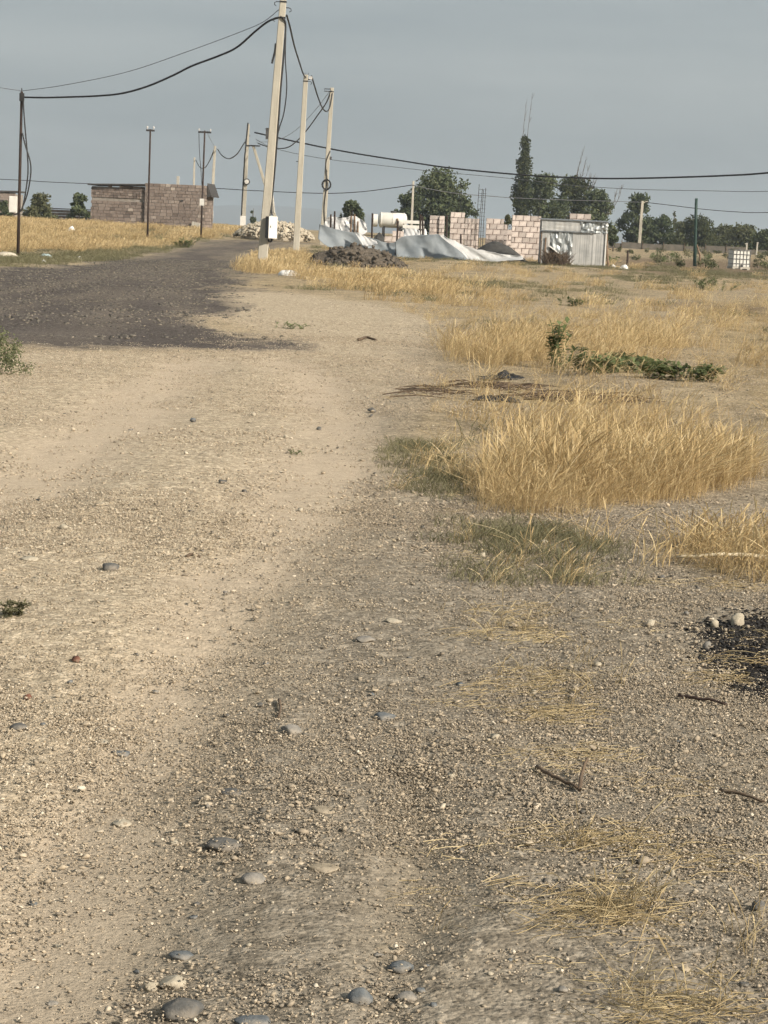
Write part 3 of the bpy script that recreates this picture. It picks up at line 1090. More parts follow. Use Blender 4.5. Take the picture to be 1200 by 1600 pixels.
# ---- grasses
def tuft(seed, n, rad, h0, h1, wid, lean=0.35, head=True, name='grass_tuft', mat='dry', curve=1.0, spread=0.35):
    r_ = np.random.default_rng(seed)
    VV, FF, TT = [], [], []
    for i in range(n):
        q, a = rad * math.sqrt(r_.random()), r_.uniform(0, 6.28)
        bx, by = q * math.cos(a), q * math.sin(a)
        h = r_.uniform(h0, h1)
        lx = (lean + r_.normal(0, spread)) * h * curve
        ly = r_.normal(0, spread) * h * curve
        ph = r_.uniform(0, 3.14)
        wx, wy = math.cos(ph), math.sin(ph)
        base = len(VV)
        tint = np.clip(r_.normal(0.5, 0.30), 0, 1)
        if r_.random() < 0.18:
            lx, ly, h = lx + r_.normal(0, 0.5) * h, ly + r_.normal(0, 0.5) * h, h * 0.75
        prof_ = ((0, 1.0), (0.35, 0.9), (0.68, 0.7), (0.78, 1.9 if head else 0.5), (0.92, 1.5 if head else 0.3), (1.0, 0.1))
        for t, wk in prof_:
            cx = bx + lx * t ** 1.8
            cy = by + ly * t ** 1.8
            cz = h * (t - 0.16 * min(1.5, abs(lx) / h + abs(ly) / h) * t * t)
            ww = wid * wk * 0.5
            VV += [(cx - wx * ww, cy - wy * ww, cz), (cx + wx * ww, cy + wy * ww, cz)]
            TT += [np.clip(tint + (0.18 if (t > 0.75 and head) else 0.0), 0, 1)] * 2
        for k_ in range(len(prof_) - 1):
            b = base + 2 * k_
            FF.append((b, b + 1, b + 3, b + 2))
    return np_mesh(name, np.array(VV), np.array(FF), M[mat], False, {'tint': np.array(TT)})


def scatter_in(polys, n, jitter=0.3):
    """n points in pixel polygons by area, returned as xy"""
    out = []
    for poly, cnt in zip(polys, n):
        lo, hi = poly.min(0), poly.max(0)
        got = 0
        while got < cnt:
            p = rng.uniform(lo, hi, (cnt * 4, 2))
            q = p + rng.normal(0, jitter, p.shape)
            p = p[inpoly(q[:, 0], q[:, 1], poly)]
            out.append(p[:cnt - got])
            got += len(p[:cnt - got])
    return np.concatenate(out)


tall = [tuft(400 + i, 30, 0.10, 0.12, 0.35, 0.0023, 0.26, spread=0.46) for i in range(8)]
short = [tuft(420 + i, 30, 0.10, 0.08, 0.22, 0.0030, 0.30, spread=0.6) for i in range(5)]
clump = [tuft(440 + i, 90, 0.42, 0.18, 0.42, 0.0075, 0.38, spread=0.4) for i in range(6)]
weedt = [tuft(460 + i, 46, 0.13, 0.025, 0.085, 0.0040, 0.1, False, 'weed_tuft', 'weed', 1.0, 0.8) for i in range(5)]
weedc = [tuft(480 + i, 90, 0.40, 0.05, 0.17, 0.010, 0.1, False, 'weed_tuft', 'weed', 1.0, 0.8) for i in range(4)]


def put(name, XY, scale, meshes, label, cat, base=0):
    z = gz(XY[:, 0], XY[:, 1]) - 0.005
    n = len(XY)
    rot = np.stack([rng.normal(0, 0.06, n), rng.normal(0, 0.06, n), rng.normal(0, 0.5, n)], 1)
    scatter(name, np.column_stack([XY, z]), rot, scale, rng.integers(0, len(meshes), n), meshes, label, cat)


# big foreground clump and its fringe
XY = scatter_in([G_CLUMP], [560], 0.07)
put('dry_grass', XY, rng.uniform(0.6, 1.2, len(XY)) * (0.6 + 0.75 * fbm(XY[:, 0] * 2.2, XY[:, 1] * 2.2, 71, 3)), tall,
    'big clump of golden dry grass leaning right beside the track', 'grass')
# middle distance clumps
XY = scatter_in([G_MID1, G_MID2, G_BACK, G_LOW, G_RIGHT], [460, 380, 70, 20, 190], 0.22)
XY = XY[rng.random(len(XY)) < np.clip(2.4 * (fbm(XY[:, 0] * 0.7, XY[:, 1] * 0.5, 77, 3) - 0.28), 0.05, 1)]
put('dry_grass', XY, rng.uniform(0.8, 1.45, len(XY)), tall, 'golden dry grass in the middle distance right of the track', 'grass')
# field to the right, to the building site
P = tile_points(2400, 13.5, 42, slope=0.26)
rd, tr, wm, gr, bn, it, tl_, sk_ = masks(P[:, 0], P[:, 1])
XY = P[(rng.random(len(P)) < (1 - it) * (1 - rd) * np.clip(3 * (fbm(P[:, 0] * 0.5, P[:, 1] * 0.3, 91, 3) - 0.36), 0.06, 1)) & (P[:, 0] > 0)]
put('short_dry_grass', XY, rng.uniform(0.5, 1.3, len(XY)), short, 'short dry tufts between the grass clumps right of the track', 'grass')
P = tile_points(52000, 13, 105, slope=0.26)
rd, tr, wm, gr, bn, it, tl_, sk_ = masks(P[:, 0], P[:, 1])
f = (1 - it) * (1 - rd) * (P[:, 0] > -0.05 * P[:, 1] - 1) * (soft(P[:, 0], P[:, 1], ROAD, 1.6) < 0.05)
nse = fbm(P[:, 0] * 0.22, P[:, 1] * 0.10, 83, 4)
inband = soft(P[:, 0], P[:, 1], G_BAND, 0.8) * (soft(P[:, 0], P[:, 1], ROAD, 1.6) < 0.05)
pr = f * np.clip(4.0 * (nse - 0.53), 0, 1) * (0.075 - 0.035 * np.clip((P[:, 1] - 26) / 12, 0, 1)) * (1 - tl_) * 0.58 + inband * 0.10 + f * 0.003
keep = rng.random(len(P)) < pr
XY = P[keep]
put('dry_grass', XY, rng.uniform(0.7, 1.15, len(XY)) * (0.62 + 0.25 * np.clip(XY[:, 1] / 40, 0, 1)), clump, 'yellow dry grass over the field before the building site', 'grass')
pr = f * np.clip(3.0 * (0.58 - nse), 0, 1) * 0.11 * (P[:, 1] > 15)
keep = rng.random(len(P)) < pr
XY = P[keep]
put('low_weeds', XY, rng.uniform(0.6, 1.2, len(XY)), weedc, 'low grey-green weeds over the field on the right', 'weeds')
# left field before the stone house
XY = scatter_in([G_LEFT], [1100], 0.8)
put('low_weeds', XY, rng.uniform(0.8, 1.7, len(XY)), weedc, 'grey-green weeds mixed into the grass before the stone house', 'weeds')
XY = scatter_in([G_LEFT], [3600], 0.8)
XY = XY[rng.random(len(XY)) < np.clip(0.15 + 3.2 * (fbm(XY[:, 0] * 0.35, XY[:, 1] * 0.16, 97, 3) - 0.36), 0.1, 1)]
put('dry_grass', XY, rng.uniform(0.7, 1.25, len(XY)), clump, 'golden dry grass in front of the stone house', 'grass')
XY = scatter_in([G_LEFTLOW], [900], 0.8)
put('low_weeds', XY, rng.uniform(0.6, 1.2, len(XY)), weedc, 'low green weeds along the far edge of the dark road', 'weeds')
XY = scatter_in([G_POLE], [300], 0.3)
put('dry_grass', XY, rng.uniform(0.7, 1.2, len(XY)), clump, 'dry grass round the foot of the nearest concrete pole', 'grass')
# verge weeds and short tufts
XY = scatter_in([W_LOW1, W_LOW2, wpoly([(640, 770), (700, 800), (900, 835), (1000, 840), (960, 870), (700, 850)])], [120, 100, 26], 0.12)
put('low_weeds', XY, rng.uniform(0.5, 1.1, len(XY)), weedt, 'low grey-green weeds along the track edge before the big grass clump', 'weeds')
XY = scatter_in([G_STRIP, W_LOW1, W_LOW2, wpoly([(650, 680), (760, 700), (740, 800), (640, 760)])], [60, 4, 8, 6], 0.10)
put('short_dry_grass', XY, rng.uniform(0.6, 1.25, len(XY)), short, 'short dry grass tufts at the right below the big clump', 'grass')


# ---- straw litter
def straw_cluster(seed, n, rx, ry, l0, l1, wid, mat='straw'):
    r_ = np.random.default_rng(seed)
    VV, FF, TT = [], [], []
    for i in range(n):
        x, y = r_.normal(0, rx / 2), r_.normal(0, ry / 2)
        a = r_.normal(0, 1.1)
        l = r_.uniform(l0, l1)
        z0, z1 = r_.uniform(-0.006, 0.016), r_.uniform(-0.006, 0.022)
        tint = np.clip(r_.normal(0.48, 0.28), 0, 1)
        b = len(VV)
        cv = r_.normal(0, 0.12) * l
        for t in (0, 0.5, 1):
            px = x + math.cos(a) * l * (t - 0.5) - math.sin(a) * cv * 4 * t * (1 - t)
            py = y + math.sin(a) * l * (t - 0.5) + math.cos(a) * cv * 4 * t * (1 - t)
            pz = z0 + (z1 - z0) * t + 0.012 * t * (1 - t)
            VV += [(px, py - wid * .35, pz - wid * .35), (px, py + wid * .35, pz + wid * .35)]
            TT += [tint] * 2
        FF += [(b, b + 1, b + 3, b + 2), (b + 2, b + 3, b + 5, b + 4)]
    return np_mesh('straw_wisp', np.array(VV), np.array(FF), M[mat], False, {'tint': np.array(TT)})


wisps = [straw_cluster(500 + i, 34, 0.17, 0.12, 0.015, 0.11, 0.0019) for i in range(6)]
spots = [((800, 985), 26, 46, 22), ((850, 1065), 30, 70, 28), ((880, 1110), 16, 60, 12), ((890, 1180), 14, 60, 12), ((925, 1315), 24, 48, 12), ((960, 1425), 34, 52, 24),
         ((1040, 1580), 22, 60, 16), ((790, 860), 14, 60, 20), ((1000, 960), 6, 120, 40), ((1150, 1060), 14, 40, 16), ((1170, 1010), 8, 40, 20), ((740, 780), 20, 60, 14),
         ((940, 1500), 6, 80, 80), ((1090, 1280), 10, 90, 90), ((760, 1350), 5, 90, 90), ((1160, 910), 16, 60, 12), ((700, 620), 18, 80, 10), ((860, 640), 30, 90, 12)]
XY = []
for (c, n, su, sv) in spots:
    for i in range(max(1, round(n * 0.55))):
        XY.append(hit(random.gauss(c[0], su * 0.8), random.gauss(c[1], sv * 0.8))[:2])
XY = np.array(XY)
n = len(XY)
scatter('straw', np.column_stack([XY, gz(XY[:, 0], XY[:, 1])]), np.stack([np.zeros(n), np.zeros(n), rng.normal(0, 0.5, n)], 1), rng.uniform(0.55, 1.0, n),
        rng.integers(0, 6, n), wisps, 'flattened straw scattered down the right side of the foreground', 'straw')
# sprigs still standing in the foreground
XY = []
for (c, n, su, sv) in [((1040, 1560), 12, 60, 22), ((960, 1425), 12, 36, 12), ((800, 985), 14, 36, 18), ((850, 1065), 14, 50, 20), ((925, 1318), 6, 40, 6), ((1170, 1480), 6, 25, 40), ((690, 1440), 1, 4, 4),
                       ((1150, 900), 24, 50, 14), ((745, 945), 6, 40, 20)]:
    for i in range(n):
        XY.append(hit(random.gauss(c[0], su), random.gauss(c[1], sv))[:2])
sprig = [tuft(520 + i, 7, 0.03, 0.05, 0.17, 0.0022, 0.2, True, 'grass_sprig', 'straw', 1.0, 0.6) for i in range(5)]
put('straw_sprigs', np.array(XY), rng.uniform(0.5, 1.0, len(XY)), sprig, 'thin straw sprigs standing in the foreground gravel', 'straw')
# charred bits
charm = []
for i in range(3):
    r_ = np.random.default_rng(540 + i)
    VV, FF = [], []
    nb = 0
    for j in range(26):
        sz = r_.uniform(0.002, 0.008)
        v_ = ICO_V * r_.uniform(0.6, 1.3, (12, 1)) * np.array([r_.uniform(1, 2.6), 0.8, 0.6]) * sz
        v_ = v_ @ rotz_mat(r_.uniform(0, 6.28)).T + np.array([r_.normal(0, 0.06), r_.normal(0, 0.06), sz * 0.3])
        VV.append(v_)
        FF.append(ICO_F + nb)
        nb += 12
    charm.append(np_mesh('charred_bit', np.concatenate(VV), np.concatenate(FF), M['char']))
XY = scatter_in([BURN], [170], 0.12)
n = len(XY)
scatter('charred_litter', np.column_stack([XY, gz(XY[:, 0], XY[:, 1])]), np.stack([np.zeros(n), np.zeros(n), rng.uniform(0, 6.28, n)], 1), rng.uniform(0.5, 1.3, n),
        rng.integers(0, 3, n), charm, 'black charred remains on the burnt patch at the right edge', 'ash')

# ------------------------------------------------------------------ poles
def pole_mesh(base, top, w0, d0, w1, d1, segs=10, wob=0.004):
    """square-section tapered concrete pole with chamfered corners, in coordinates relative to base"""
    b, t = Vector(base), Vector(top)
    ax = t - b
    mb_ = MB()
    vs_, fs = [], []
    for i in range(segs + 1):
        k_ = i / segs
        c = ax * k_ + Vector((random.uniform(-wob, wob), random.uniform(-wob, wob), 0))
        if i == 0:
            c = c - ax.normalized() * 0.25
        a, d = (w0 + (w1 - w0) * k_) / 2, (d0 + (d1 - d0) * k_) / 2
        e = 0.018
        for x, y in ((-a + e, -d), (a - e, -d), (a, -d + e), (a, d - e), (a - e, d), (-a + e, d), (-a, d - e), (-a, -d + e)):
            vs_.append(c + Vector((x, y, 0)))
    for i in range(segs):
        for k_ in range(8):
            k2 = (k_ + 1) % 8
            fs.append((i * 8 + k_, i * 8 + k2, i * 8 + 8 + k2, i * 8 + 8 + k_))
    fs.append(tuple(range(8))[::-1])
    fs.append(tuple(segs * 8 + k_ for k_ in range(8)))
    mb_.add(vs_, fs)
    return mb_


def concrete_pole(u, v, D, ut, vt, label, w0=0.27, w1=0.18, mat='concrete', rz=0.0):
    base = gfoot(u, v, D)
    top = PD(ut, vt, D)
    root = empty('utility_pole', base)
    tag(root, label, 'pole', 'concrete poles of the power line')
    pole_mesh(base, top, w0, w0 * 0.85, w1, w1 * 0.85).build('shaft', M[mat], root)

    def at(frac):
        return Vector(top - base) * frac
    return root, base, top, at


def band(root, c, wx, wy, h, mat='dark_steel', name='clamp_band'):
    m_ = MB()
    m_.box(c, (wx, wy, h))
    return m_.build(name, M[mat], root)


def hook(root, c, side, n=1, mat='dark_steel'):
    m_ = MB()
    c = Vector(c)
    m_.tube([c, c + Vector((side * 0.10, -0.02, 0)), c + Vector((side * 0.17, -0.02, -0.03)), c + Vector((side * 0.18, -0.02, -0.10)), c + Vector((side * 0.12, -0.02, -0.13))], 0.014, 6)
    return m_.build('hook', M[mat], root)


# nearest pole with meter box
P1, b1, t1, at1 = concrete_pole(409, 418, 64, 444.5, -22, 'nearest and tallest leaning concrete pole with a white meter box', 0.32, 0.20)
band(P1, at1(0.945), 0.225, 0.195, 0.05)
band(P1, at1(0.890), 0.23, 0.20, 0.05)
hook(P1, at1(0.945) + Vector((-0.1, 0, 0)), -1)
hook(P1, at1(0.925) + Vector((0.1, 0, 0)), 1)
hook(P1, at1(0.89) + Vector((-0.1, 0, 0)), -1)
m_ = MB()
m_.tube([at1(0.50) + Vector((-0.13, 0, 0)), at1(0.50) + Vector((-0.26, -0.02, 0.01))], 0.012, 6)
m_.build('step_pin', M['dark_steel'], P1)
m_ = MB()
m_.tube(smooth_path([at1(0.80) + Vector((-0.13, -0.03, 0)), at1(0.77) + Vector((-0.14, -0.05, 0)), at1(0.745) + Vector((-0.18, -0.05, 0)), at1(0.73) + Vector((-0.2, -0.05, 0))], 4), 0.035, 6)
m_.build('cable_end', M['cable'], P1)
m_ = MB()
m_.box(at1(0.485) + Vector((-0.17, -0.02, 0)), (0.10, 0.14, 0.36))
m_.build('junction_box', M['dark_paint'], P1)
for k_, off in enumerate((0.0, 0.06)):
    m_ = MB()
    pts = [at1(0.893) + Vector((-0.05, -0.11, 0)), at1(0.885) + Vector((0.06, -0.13, 0)), at1(0.86) + Vector((0.15, -0.08, 0)),
           at1(0.75) + Vector((0.16 + off * 1.0, -0.05, 0)), at1(0.65) + Vector((0.15 + off * 3.2, -0.04, 0)), at1(0.56) + Vector((0.16 + off * 2.6, -0.04, 0)),
           at1(0.49) + Vector((0.165 + off * .3, -0.04, 0)), at1(0.40) + Vector((0.17, -0.05, 0)), at1(0.30) + Vector((0.165, -0.06, 0)), at1(0.235) + Vector((0.15, -0.09, 0)), at1(0.20) + Vector((0.2, -0.16, 0))]
    m_.tube(smooth_path(pts, 5), 0.032 if k_ == 0 else 0.022, 6)
    m_.build('down_cable', M['cable'], P1)
m_ = MB()
m_.tube([at1(0.235) + Vector((0.17, -0.05, 0.3)), at1(0.235) + Vector((0.20, -0.05, 0.1)), at1(0.195) + Vector((0.27, -0.12, 0.1))], 0.035, 8)
m_.build('conduit', M['concrete_grey'], P1)
bx = empty('meter_box_mount', (0, 0, 0))
bx.name = 'meter_box'
bx.parent = P1
Mz = Matrix.Rotation(R(32), 3, 'Z')
cbx = at1(0.155) + Vector((0.21, -0.23, 0))
m_ = MB()
m_.box(cbx, (0.30, 0.22, 0.70), Mz)
m_.build('case', M['dark_paint'], bx)  # dark grey colour paints the shade on the white box's left side
m_ = MB()
m_.box(cbx + Mz @ Vector((0, -0.125, 0)), (0.315, 0.03, 0.715), Mz)
m_.build('door', M['white_paint'], bx)
m_ = MB()
m_.box(cbx + Mz @ Vector((-0.10, -0.145, 0.02)), (0.02, 0.012, 0.07), Mz)
m_.build('latch', M['dark_steel'], bx)
m_ = MB()
m_.tube(smooth_path([cbx + Vector((0.02, 0, -0.34)), cbx + Vector((0.03, 0.02, -0.45)), cbx + Vector((-0.05, 0.08, -0.47)), cbx + Vector((-0.08, 0.12, -0.40))], 4), 0.03, 6)
m_.build('cable_loop', M['cable'], bx)

P2, b2, t2, at2 = concrete_pole(462, 401, 88, 478, 117, 'second concrete pole of the row with bare shaft', 0.29, 0.20)
band(P2, at2(0.965), 0.22, 0.19, 0.05)
for q in (-0.07, 0.0, 0.08):
    m_ = MB()
    m_.tube([at2(1.0) + Vector((q, 0, -0.05)), at2(1.0) + Vector((q * 1.3, 0, 0.10))], 0.012, 5)
    m_.build('rebar_end', M['rust'], P2)
hook(P2, at2(0.965) + Vector((0.1, 0, 0)), 1)
m_ = MB()
m_.box(at2(0.985) + Vector((0.22, -0.02, 0)), (0.16, 0.05, 0.12))
m_.build('cable_clamp', M['insulator'], P2)
m_ = MB()
m_.tube([at2(0.52) + Vector((-0.13, 0, 0)), at2(0.52) + Vector((-0.22, -0.02, 0))], 0.02, 6)
m_.build('step_pin', M['dark_steel'], P2)

P3, b3, t3, at3 = concrete_pole(504, 371, 109, 519, 137, 'third concrete pole with a coil of cable hung on it', 0.30, 0.20)
band(P3, at3(0.975), 0.22, 0.19, 0.05)
m_ = MB()
a_ = at3(0.975)
m_.tube([a_ + Vector((-0.05, -0.1, 0)), a_ + Vector((-0.42, -0.1, 0)), a_ + Vector((-0.42, -0.1, 0.13)), a_ + Vector((-0.06, -0.1, 0.13))], 0.025, 6)
m_.build('bracket', M['dark_steel'], P3)
for fr, rr_ in ((0.385, 0.25), (0.385, 0.22)):
    m_ = MB()
    c = at3(fr) + Vector((0.03, -0.20, 0))
    m_.tube([c + Vector((rr_ * math.cos(q * 0.4488), random.uniform(-.02, .02), rr_ * 1.15 * math.sin(q * 0.4488))) for q in range(15)], 0.03, 6)
    m_.build('cable_coil', M['cable'], P3)
m_ = MB()
m_.tube(smooth_path([at3(0.60) + Vector((0.12, -0.12, 0)), at3(0.52) + Vector((-0.08, -0.13, 0)), at3(0.40) + Vector((0.05, -0.14, 0)), at3(0.25) + Vector((-0.02, -0.14, 0)), at3(0.12) + Vector((0.1, -0.14, 0))], 5), 0.028, 6)
m_.build('down_cable', M['cable'], P3)
m_ = MB()
m_.box(at3(0.555) + Vector((0.17, -0.05, 0)), (0.11, 0.11, 0.16))
m_.build('junction_box', M['dark_paint'], P3)
m_ = MB()
m_.box(at3(0.47) + Vector((-0.02, -0.15, 0)), (0.08, 0.05, 0.12))
m_.build('clamp', M['dark_steel'], P3)

# braced pole at the far end of the road
P4, b4, t4, at4 = concrete_pole(380, 352, 150, 388, 194, 'far concrete pole propped by a slanting brace at the road end', 0.30, 0.20)
m_ = pole_mesh((0, 0, 0), PD(396, 218, 150) - PD(437, 352, 151), 0.26, 0.24, 0.20, 0.2)
br = m_.build('brace', M['concrete'], P4)
br.location = [float(c) for c in (gfoot(437, 352, 151) - b4)]
m_ = MB()
m_.tube([at4(0.0) + Vector((-0.16, -0.1, 0)), at4(0.3) + Vector((-0.17, -0.1, 0)), at4(0.7) + Vector((-0.14, -0.1, 0)), at4(1.0) + Vector((-0.02, -0.1, 0.1))], 0.06, 6)
m_.build('down_cable', M['cable'], P4)
m_ = MB()
m_.lathe([(0.0, 0.0), (0.22, 0.0), (0.25, 0.04), (0.25, 0.10), (0.2, 0.14)], (0, 0, 0), 'Z', 20)
ld = m_.build('lamp_housing', M['dark_paint'], P4)
ld.location = at4(0.46) + Vector((0.12, -0.16, 0))
ld.rotation_euler = (R(90), 0, 0)
m_ = MB()
m_.lathe([(0.0, 0.0), (0.15, 0.0), (0.17, 0.02), (0.1, 0.035)], (0, 0, 0.14), 'Z', 18)
lf = m_.build('lamp_face', M['white_paint'], ld)
m_ = MB()
m_.box(at4(0.09) + Vector((-0.02, -0.25, 0)), (0.42, 0.24, 0.75))
m_.build('meter_box', M['white_paint'], P4)
for fr, s_ in ((0.90, 1), (0.86, -1), (0.80, 1)):
    hook(P4, at4(fr), s_)
m_ = MB()
m_.box(at4(0.80) + Vector((0.45, -0.1, 0)), (1.1, 0.08, 0.10))
m_.build('cross_arm', M['dark_steel'], P4)

P5, b5, t5, at5 = concrete_pole(329, 356, 195, 336, 228, 'far concrete pole right of the stone house', 0.32, 0.22)
m_ = MB()
m_.box(at5(0.16) + Vector((0.05, -0.25, 0)), (0.36, 0.2, 0.7))
m_.build('meter_box', M['white_paint'], P5)
hook(P5, at5(0.97), 1)
m_ = MB()
m_.box(at5(0.16) + Vector((-0.2, -0.2, 0)), (0.1, 0.2, 0.7))
m_.build('cable_guard', M['dark_paint'], P5)
P6, b6, t6, at6 = concrete_pole(301, 356, 300, 304, 246, 'distant concrete pole rising behind the stone house roof', 0.34, 0.24)
hook(P6, at6(0.97), 1)
P7, b7, t7, at7 = concrete_pole(643, 352, 135, 646, 283, 'thin white post before the round tree', 0.17, 0.14, 'concrete_grey')
band(P7, at7(0.93), 0.17, 0.15, 0.05)
P8, b8, t8, at8 = concrete_pole(998, 392, 190, 1004, 314, 'pale concrete post before the tall bush on the right', 0.30, 0.24)
m_ = MB()
m_.tube([at8(0.95), at8(0.97) + Vector((0.3, 0, 0.05)), at8(1.0) + Vector((0.5, 0, 0))], 0.05, 6)
m_.build('bracket', M['concrete'], P8)


def steel_pole(u, v, D, ut, vt, label, r=0.055, mat='rust'):
    base = gfoot(u, v, D)
    top = PD(ut, vt, D)
    root = empty('steel_pole', base)
    tag(root, label, 'pole', 'thin steel poles by the dark road')
    m0 = MB()
    ax = Vector(top - base)
    m0.tube([ax * -0.03, ax * 0.33, ax * 0.66, ax], [r * 1.15, r * 1.05, r, r * 0.9], 10)
    m0.build('shaft', M[mat], root, True)
    return root, base, top, lambda f: ax * f


S1, sb1, st1, as1 = steel_pole(28, 405, 69, 34, 143, 'rusty steel pole at the left edge with a white meter box', 0.05)
m_ = MB()
m_.tube([as1(1.0), as1(1.0) + Vector((0, 0, 0.12))], 0.02, 6)
m_.build('pin', M['dark_steel'], S1)
m_ = MB()
m_.box(as1(0.965) + Vector((0.02, -0.06, 0)), (0.16, 0.1, 0.28))
m_.build('cable_clamp', M['dark_steel'], S1)
bxm = empty('meter_box', (0, 0, 0))
bxm.parent = S1
c = as1(0.315) + Vector((-0.19, -0.12, 0.0))
m_ = MB()
m_.box(c, (0.26, 0.17, 0.58))
m_.build('case', M['white_paint'], bxm)
m_ = MB()
m_.box(c + Vector((0, -0.095, 0)), (0.24, 0.02, 0.54))
m_.build('door', M['white_paint'], bxm)
for k_, (a0, bow) in enumerate(((0.95, 0.20), (0.75, 0.30))):
    m_ = MB()
    m_.tube(smooth_path([as1(a0) + Vector((0.07, -0.08, 0)), as1(0.8 if k_ == 0 else 0.68) + Vector((0.09 + bow * .3, -0.08, 0)), as1(0.55) + Vector((0.10 + bow, -0.08, 0)), as1(0.4) + Vector((0.08 + bow * .8, -0.08, 0)),
                         as1(0.30) + Vector((0.14, -0.1, 0)), as1(0.265) + Vector((0.02, -0.12, 0)), as1(0.255) + Vector((-0.15, -0.14, 0)), as1(0.275) + Vector((-0.24, -0.12, 0))], 5), 0.026, 6)
    m_.build('down_cable', M['cable'], S1)

S2, sb2, st2, as2 = steel_pole(230, 386, 96, 235, 202, 'middle thin steel pole with a short crossbar before the house', 0.046)
m_ = MB()
m_.box(as2(0.99), (0.42, 0.07, 0.09))
m_.build('crossbar', M['dark_steel'], S2)
for q in (-0.15, 0.16):
    m_ = MB()
    m_.lathe([(0.02, 0.0), (0.02, 0.06), (0.045, 0.07), (0.045, 0.13), (0.02, 0.16)], tuple(as2(0.99) + Vector((q, 0, 0.045))), 'Z', 8)
    m_.build('insulator', M['insulator'], S2)
S3, sb3, st3, as3 = steel_pole(314, 366, 110, 320, 204, 'thin steel pole with a wide crossbar and white box at the house corner', 0.05)
m_ = MB()
m_.box(as3(0.985), (0.74, 0.08, 0.10))
m_.build('crossbar', M['dark_steel'], S3)
for q in (-0.32, 0.32):
    m_ = MB()
    m_.lathe([(0.02, 0.0), (0.02, 0.05), (0.045, 0.06), (0.045, 0.11), (0.02, 0.14)], tuple(as3(0.985) + Vector((q, 0, 0.05))), 'Z', 8)
    m_.build('insulator', M['insulator'], S3)
m_ = MB()
m_.box(as3(0.34) + Vector((0.0, -0.14, 0)), (0.24, 0.15, 0.38))
m_.build('meter_box', M['white_paint'], S3)
m_ = MB()
m_.tube(smooth_path([as3(0.98) + Vector((-0.32, -0.05, 0)), as3(0.8) + Vector((-0.25, -0.05, 0)), as3(0.62) + Vector((-0.12, -0.06, 0)), as3(0.45) + Vector((-0.02, -0.09, 0)), as3(0.36) + Vector((0, -0.1, 0))], 4), 0.018, 5)
m_.build('down_cable', M['cable'], S3)
G1, gb1, gt1, ag1 = steel_pole(1085, 421, 105, 1088, 310, 'dark green steel post standing in the field on the right', 0.085, 'green_paint')
del G1['group']
m_ = MB()
m_.tube([ag1(0.02) + Vector((0.35, 0, -0.1)), ag1(0.18) + Vector((0.26, 0, 0)), ag1(0.32) + Vector((0.08, -0.02, 0))], 0.05, 6)
m_.build('prop', M['wood'], G1)
for (u, v, D, ut, vt, lb) in ((979, 427, 92, 981, 391, 'dark fence post standing right of the metal shed'), (1000, 447, 78, 1001, 431, 'short dark stake in the field below the dark fence post')):
    b = gfoot(u, v, D)
    t = PD(ut, vt, D)
    r0 = empty('fence_post', b)
    tag(r0, lb, 'post')
    m_ = MB()
    ax = Vector(t - b)
    m_.tube([ax * -0.1, ax * 0.5 + Vector((0.01, 0, 0)), ax], [0.05, 0.048, 0.045], 8)
    m_.build('stake', M['rust'], r0)
    m_ = MB()
    m_.tube([ax * 0.95 + Vector((-0.06, 0, 0)), ax * 0.95 + Vector((0.06, 0, 0.02))], 0.014, 5)
    m_.build('nail', M['dark_steel'], r0)


# ------------------------------------------------------------------ cables
def cable(pix, label, r=0.03, mat='cable', n=8):
    """pix: (u, v, D) along the cable"""
    pts = smooth_path([PD(*p) for p in pix], n)
    o0 = np.array(pts[0])
    m0 = MB()
    m0.tube([p - o0 for p in pts], r, 6)
    o = m0.build('overhead_cable', M[mat], None, True, o0)
    tag(o, label, 'cable', 'overhead cables')
    return o


def lerpD(pix, D0, D1):
    u0, u1 = pix[0][0], pix[-1][0]
    return [(u, v, D0 + (D1 - D0) * ((u - u0) / (u1 - u0))) for u, v in pix]


cable(lerpD([(37, 152), (70, 152.5), (110, 151.5), (150, 150), (190, 146), (230, 135), (270, 118), (300, 103), (340, 88), (370, 74), (400, 48), (420, 33), (437, 27)], 69, 64),
      'thick black cable sagging from the left steel pole to the nearest pole', 0.034)
cable(lerpD([(35, 142), (100, 133), (200, 112), (300, 78), (370, 52), (410, 35), (436, 15)], 69, 64), 'thin wire above the thick cable from the left steel pole', 0.011, 'wire')
cable(lerpD([(34, 142), (0, 137), (-120, 118), (-300, 85)], 69, 60), 'thin wire leaving the left steel pole out of frame', 0.011, 'wire')
cable([(448, 24, 64), (453, 42, 67), (460, 72, 73), (468, 98, 79), (474, 116, 85), (478, 121, 88), (482, 124, 88.3), (487, 122, 88.5)], 'black cable dropping from the nearest to the second concrete pole', 0.032)
cable([(487, 119, 88.5), (491, 133, 91), (498, 155, 97), (504, 169, 102), (510, 174, 105), (515, 168, 107), (519, 146, 108.7)], 'black cable looping from the second to the third concrete pole', 0.036)
cable([(517, 142, 108.7), (510, 160, 112), (495, 182, 118), (478, 205, 127), (462, 222, 136), (447, 231, 142), (425, 231, 147), (403, 224, 150)], 'black cable running from the third pole back to the braced pole', 0.04)
cable([(515, 143, 108.7), (490, 175, 118), (460, 205, 130), (430, 220, 142), (400, 222, 150)], 'thin wire beside the cable to the braced pole', 0.014, 'wire')
cable(lerpD([(398, 207), (420, 212), (470, 223), (540, 237), (620, 250), (700, 262), (800, 272), (880, 277), (960, 279), (1060, 277), (1140, 274), (1200, 270), (1400, 250), (1700, 205)], 149, 105),
      'long thick cable crossing the sky to the right edge', 0.062)
cable(lerpD([(400, 218), (430, 232), (500, 247), (600, 259), (680, 268), (800, 279), (900, 290), (1000, 296), (1100, 298), (1200, 299), (1400, 292), (1700, 270)], 150, 120),
      'thin faint wire below the long thick cable', 0.022, 'wire')
